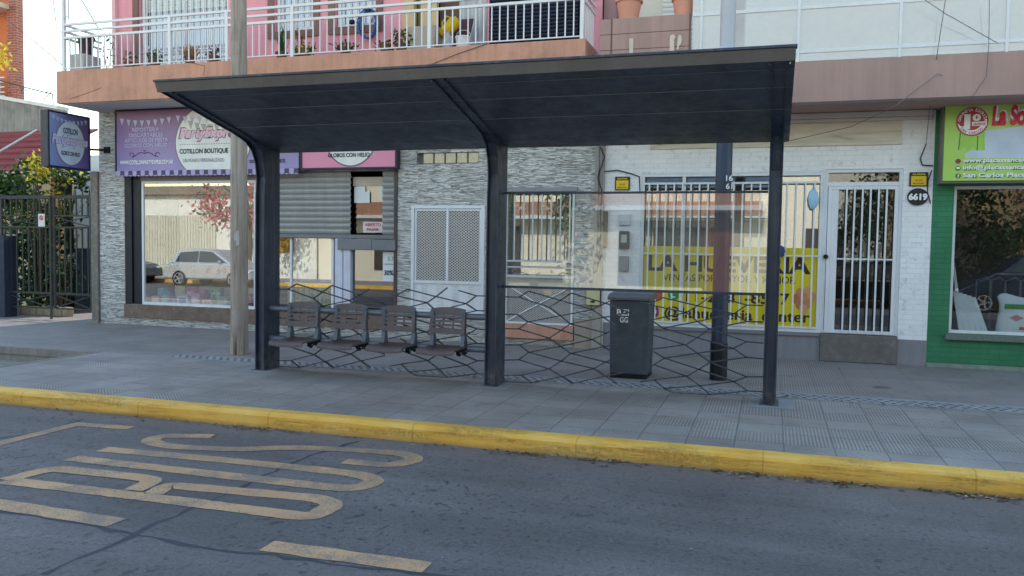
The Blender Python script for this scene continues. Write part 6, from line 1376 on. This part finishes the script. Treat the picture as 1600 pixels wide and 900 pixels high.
# iron scrolls on the coping
t = thing('scroll_railing', 'thin dark iron railing with curled scrolls on the coping of the concrete wall', 'railing', (wx(40, 150, 17.9), 17.9, 0))
def w18(x, y): p_ = W(x, y, 17.9); return (p_[0], 17.9, p_[1])
b = MB(); b.tube([w18(-60, 112), w18(0, 126), w18(45, 138), w18(82, 147)], .016, 6)
for cx, cy, r_ in ((36, 143, .1), (75, 147, .11), (72, 155, .09)):
    c0_ = w18(cx, cy); b.tube([(c0_[0]+r_*(1-.09*i)*math.cos(i*.7), 17.9, c0_[2]+r_*(1-.09*i)*math.sin(i*.7)) for i in range(10)], .012, 5)
b.tube([w18(82, 147), w18(84, 172)], .014, 5); b.build('scroll', IRON, t)
# brick tower at far left
t = thing('brick_house', 'orange house with red brick corner pier and small balcony at the top left edge', 'building', (wx(5, 80, 19), 19, 0))
q = bx(11, -60, 25, 157, 19); MB().box(q[0], q[1], 19, 19.25, 2.0, 9.2).build('brick_pier', BRICKR, t)
MB().box(q[0]-5, q[0]-.003, 19.2, 19.5, 2, 9.2).build('orange_wall', M('orange render', C(196, 110, 70), .8, 0, .12, 2), t)
z_ = W(5, 8, 18.6)[1]; MB().box(q[0]-5, q[0]+.1, 18.6, 19.25, z_-.0, z_+.14).build('balcony_soffit', M('cream eave', C(220, 196, 176), .7), t)
b = MB()
for py_ in (121, 128, 136, 144, 150): z_ = W(5, py_, 18.9)[1]; b.box(q[0]-5, q[0]-.01, 18.88, 18.92, z_-.016, z_+.016)
b.box(q[0]-.25, q[0]-.2, 18.86, 18.94, W(5, 155, 18.9)[1], W(5, 119, 18.9)[1]); b.build('balcony_railing', WHITE, t)
leafcloud(MB(), (wx(-12, 80, 17), 16.8, W(0, 95, 17)[1]), (wx(3, 80, 17), 17.2, W(0, 75, 17)[1]), 160, .13, [0], 4, .25).build('climbing_plant', YLW, t)
# cables
def cable(label, pts, r=.012, sag=0.0, name='cable', tone=None):
    P = []
    for k in range(len(pts)-1):
        a, c_ = Vector(pts[k]), Vector(pts[k+1]); n = 10
        for i in range(n): t = i/n; p_ = a.lerp(c_, t); p_.z -= sag*4*t*(1-t); P.append(tuple(p_))
    P.append(tuple(pts[-1])); o = MB().tube(P, r, 6).build(name, M(*(tone or ('black cable', C(48, 46, 50), .6))), None, smooth=True)
    return tag(o, label, 'cable')
def c3(x, y, Y): p_ = W(x, y, Y); return (p_[0], Y, p_[1])
cable('pale cable slanting from the brick pier down to the left end of the balcony', [c3(0, 22, 18), c3(50, 62, 16), c3(100, 104, 13.5)], .011)
cable('thin cable curving down in front of the white sky left of the balcony', [c3(82, -10, 14), c3(88, 40, 14), c3(103, 60, 12.3)], .008)
cable('black cable hanging from the glass balcony down to the green sign', [c3(1478, -6, 12.0), c3(1465, 80, 12.1), c3(1452, 175, 12.9), c3(1447, 225, 13.15)], .005, tone=('faded grey cable', C(118, 112, 114), .7))
cable('black cable hanging down the glass balcony at the far right', [c3(1546, -6, 12.0), c3(1545, 70, 12.1), c3(1541, 120, 12.15), c3(1520, 150, 12.18)], .0045, tone=('faded grey cable', C(118, 112, 114), .7))
cable('thin cable crossing the glass balcony from upper middle to lower right', [c3(1440, -4, 12.0), c3(1475, 20, 12.0), c3(1560, 68, 12.1)], .005, tone=('faded grey cable', C(118, 112, 114), .7))
cable('sagging cable across the brown fascia and rough stone band', [c3(1225, 222, 13.05), c3(1330, 198, 12.9), c3(1400, 165, 12.1), c3(1465, 115, 12.15), c3(1472, 118, 12.18)], .005, tone=('faded grey cable', C(118, 112, 114), .7))
cable('loop of black cable on the white brick beside the green wall', [c3(1447, 225, 13.15), c3(1438, 248, 13.17), c3(1441, 258, 13.17), c3(1458, 259, 13.17)], .009)
cable('black cable running down beside the yellow alarm plate and house number', [c3(1456, 266, 13.17), c3(1450, 282, 13.17), c3(1449, 300, 13.165), c3(1454, 318, 13.17)], .008)
cable('white cable hanging between green wall and lime sign', [c3(1475, 165, 13.1), c3(1470, 225, 13.1), c3(1478, 250, 13.1)], .008)
cable('black cable curving along the top of the white pier beside the egg shop', [c3(943, 268, 13.17), c3(965, 266, 13.17), c3(985, 271, 13.17), c3(999, 276, 13.17), c3(1000, 300, 13.17)], .009)
cable('tangled black cables down the beige pier left of the white brick', [c3(938, 230, 13.05), c3(945, 245, 13.06), c3(936, 270, 13.06), c3(934, 278, 13.06), c3(941, 300, 13.06), c3(938, 330, 13.06), c3(939, 400, 13.06), c3(933, 420, 13.06)], .010)
cable('thin dark cable tied across the terracotta balcony front', [c3(668, 103, 12.18), c3(715, 84, 12.18), c3(762, 68, 12.18)], .005)

# ================================================================== the opposite side of the street (behind the camera, seen as reflections)
struct('opposite_pavement', MB().box(-120, 120, -9, -3.2, -.15, 0), M('opposite pavement tiles', C(150, 148, 146), .8, 0, .15, 2))
struct('opposite_kerb', MB().box(-120, 120, -3.3, -3.19, -.15, .004), KERB)
op = thing('opposite_garage', 'long cream garage with pale sliding doors on the opposite side of the street', 'building', (-33, -7, 0))
CREAM = M('sunlit cream render', C(232, 222, 200), .8, 0, .1, 1)
MB().box(-60, -20.0, -12, -7, 0, 3.9).build('wall', M('sunlit white render', C(230, 226, 214), .8, 0, .12, .8, .2), op)
b = MB()
for i in range(60): b.box(-35+i*.16, -35+i*.16+.14, -6.97, -6.94, .1, 2.9)
b.build('sliding_door', M('pale ribbed door', C(206, 200, 178), .6), op); MB().box(-60, -19.9, -12.1, -6.7, 3.9, 4.3).build('roof', M('grey eave', C(140, 130, 116), .8), op)
b = MB()
for x_ in (-24.4, -22.2): b.box(x_, x_+1.0, -6.97, -6.93, 1.2, 2.6)
b.build('window', M('ochre shutter', C(170, 140, 60), .6), op)
op = thing('opposite_house', 'cream house with terracotta awning band and dark shutters on the opposite side of the street', 'building', (-8, -7, 0))
MB().box(-19.9, 4, -12, -7, 0, 6.2).build('wall', CREAM, op)
MB().box(-19.9, -.4, -7.0, -6.2, 2.95, 3.5).build('awning_band', M('terracotta band', C(170, 124, 100), .8), op); MB().box(-19.9, -.2, -6.95, -6.1, 2.8, 2.94).build('white_band', WHITEW, op)
b = MB()
for x_, w in ((-17, 1.8), (-12.6, 2.4), (-8.2, 1.8), (-4.6, 2.6), (1.2, 1.4)): b.box(x_, x_+w, -6.99, -6.95, .5, 2.5)
b.build('shutter', M('dark shutter', C(70, 66, 62), .6), op)
b = MB(); b.box(-2.0, -1.15, -6.99, -6.94, .0, 2.75); b.build('door', M('reddish door', C(112, 62, 46), .6), op)
op = thing('opposite_stone_house', 'brown stone house with dark ground floor on the opposite side of the street', 'building', (12, -7, 0))
MB().box(4.01, 30, -12, -7, 0, 6.5).build('wall', M('brown stone wall', C(170, 146, 116), .9, 0, .3, 1.6, .4, 10), op)
b = MB()
for x_ in (5.5, 9.5, 14): b.box(x_, x_+2.4, -6.99, -6.95, .3, 2.6)
b.build('window', M('dark shutter', C(70, 66, 62), .6), op)
def street_tree(name, label, x, y, h, r, mats, idx, n=1400, low=.5):
    t = thing(name, label, 'tree', (x, y, 0)); b = MB(); b.tube([(x, y, 0), (x+.05, y, h*.4), (x, y, h*.6)], [.13, .11, .09], 10)
    for _ in range(6): b.tube([(x, y, h*.5), (x+U(-r, r)*.4, y+U(-r, r)*.4, h*.72), (x+U(-r, r)*.8, y+U(-r, r)*.8, h*.9)], [.06, .04, .015], 6)
    b.build('trunk', M('grey brown bark', C(92, 78, 64), .9), t)
    leafcloud(MB(), (x-r, y-r*.7, h*low), (x+r, y+r*.7, h), n, .22, idx, 26, .7).build('crown', mats, t)
street_tree('street_tree', 'leafy green street tree on the opposite pavement by the cream house', -6.6, -4.4, 4.4, 1.2, [GRN1, GRN2], [0, 1, 1])
street_tree('street_tree', 'big dark green street tree on the opposite pavement by the brown stone house', 5.2, -4.8, 6.4, 2.6, [GRN2], [0], 5200, .28)
street_tree('street_tree', 'dark bushy street tree on the opposite pavement further right by the brown stone house', 11.0, -4.8, 6.0, 2.4, [GRN2], [0], 3200, .25)
street_tree('blossom_tree', 'pink flowering tree beside the opposite garage', -22.2, -5.0, 4.4, 1.7, [PNKF, GRN1], [0, 0, 0, 0, 1], 1900)
CARGL = M('dark car glass', C(28, 34, 40), .05, 0, .1, 1, 0, 60, 0, .8); TYRE = M('tyre rubber', C(30, 30, 32), .85); RIM = M('alloy rim', C(186, 188, 192), .3, .7)
def car(label, x, y, paint, flip=1, tall=0.0):
    t = thing('parked_car', label, 'car', (x, y, -.15), 'cars parked along the opposite kerb'); zb = -.15
    f = lambda p_: (x+flip*p_[0], zb+p_[1])
    body = [(-2.05, .28), (-2.08, .6), (-1.98, .86), (-1.2, .95+tall), (1.0, .95+tall), (1.75, .82), (2.05, .66), (2.08, .3)]
    b = MB(); b.prism([f(p_) for p_ in body], 1, y-.86, y+.86); b.build('body', paint, t, bevel=.07, seg=3)
    cab = [(-1.85, .9), (-1.45, 1.42+tall), (-.9, 1.5+tall), (.2, 1.47+tall), (1.2, .92)]
    b = MB(); n = len(cab); vs = [(f(p_)[0], y-.8+(.14 if 0 < i < n-1 else 0), f(p_)[1]) for i, p_ in enumerate(cab)]+[(f(p_)[0], y+.8-(.14 if 0 < i < n-1 else 0), f(p_)[1]) for i, p_ in enumerate(cab)]
    b.add(vs, [tuple(range(n))[::-1], tuple(range(n, 2*n))]+[(i, (i+1) % n, n+(i+1) % n, n+i) for i in range(n)]); b.build('cabin', paint, t, bevel=.05, seg=3)
    for s in (-1, 1):
        yy = y+s*.745
        for win in ([(-1.5, .98), (-1.3, 1.36+tall), (-.45, 1.42+tall), (-.45, .98)], [(-.38, .98), (-.38, 1.42+tall), (.18, 1.4+tall), (.92, .98)]):
            b = MB(); b.add([(f(p_)[0], y+s*(.815-.115*max(0, (p_[1]-.95)/(.5+tall))), f(p_)[1]) for p_ in win], [(0, 1, 2, 3)]); b.build('side_window', CARGL, t)
        for wx_ in (-1.28, 1.3):
            cx, cz = f((wx_, .31)); b = MB(); b.tube([(cx, y+s*.70, cz), (cx, y+s*.89, cz)], .315, 22); w_ = b.build('wheel', TYRE, t, bevel=.02)
            b = MB(); b.tube([(cx, y+s*.885, cz), (cx, y+s*.9, cz)], .07, 12)
            for k in range(5): a = k*2*math.pi/5; b.tube([(cx, y+s*.895, cz), (cx+.2*math.cos(a), y+s*.9, cz+.2*math.sin(a))], .03, 6)
            b.tube([(cx+.21*math.cos(a), y+s*.893, cz+.21*math.sin(a)) for a in [i*math.pi/12 for i in range(25)]], .022, 6); b.build('rim', RIM, w_)
        for e, nm, m_ in ((2.0, 'headlight', M('clear lamp', C(220, 222, 226), .1)), (-2.03, 'tail_light', M('red lamp', C(150, 20, 20), .2))):
            cx, cz = f((e, .66)); MB().blob((cx, y+s*.66, cz), (.07, .16, .07), 10, 6).build(nm, m_, t, smooth=True)
        b = MB(); cx, cz = f((.7, 1.0)); b.blob((cx, y+s*.92, cz), (.07, .09, .06), 10, 6); b.build('mirror', paint, t, smooth=True)
    return t
car('silver hatchback parked by the opposite garage', -21.6, -2.15, M('silver car paint', C(190, 192, 196), .3, .5, .05))
car('grey car parked behind the silver hatchback on the opposite side', -27.2, -2.2, M('grey car paint', C(96, 104, 112), .3, .4, .05))
car('black car parked opposite the egg shop door', 2.6, -2.2, M('black car paint', C(24, 26, 30), .15, .2, .05), -1)
car('dark blue tall car parked opposite the green shop', 7.4, -2.2, M('dark blue car paint', C(40, 52, 74), .25, .3, .05), -1, .3)

# ------------------------------------------------------------------ daylight
AZ, EL = math.radians(7), math.radians(36)       # sun ahead of the camera, a little to the right, behind the houses
d = Vector((math.sin(AZ)*math.cos(EL), math.cos(AZ)*math.cos(EL), math.sin(EL)))
sl = bpy.data.lights.new('sun', 'SUN'); sl.energy = SUN_E; sl.angle = math.radians(.5); sl.color = (1, .93, .82)
so = bpy.data.objects.new('sun', sl); COL.objects.link(so); so.rotation_euler = d.to_track_quat('Z', 'Y').to_euler(); so.location = (0, 0, 30)
w = bpy.data.worlds.new('World'); sc.world = w; w.use_nodes = True; nt = w.node_tree; bg = nt.nodes['Background']
sk = nt.nodes.new('ShaderNodeTexSky'); sk.sky_type = 'NISHITA'; sk.sun_disc = False; sk.sun_elevation = EL; sk.sun_rotation = AZ
sk.air_density = 1.9; sk.dust_density = 0.0; sk.ozone_density = 1.6
nt.links.new(sk.outputs[0], bg.inputs['Color']); bg.inputs['Strength'].default_value = SKY_E
sc.view_settings.view_transform = 'Standard'; sc.view_settings.look = 'None'; sc.view_settings.exposure = 0; sc.view_settings.gamma = 1
sc.render.resolution_x = 1024; sc.render.resolution_y = 576
sc.cycles.max_bounces = 10; sc.cycles.transparent_max_bounces = 16; sc.cycles.use_denoising = True
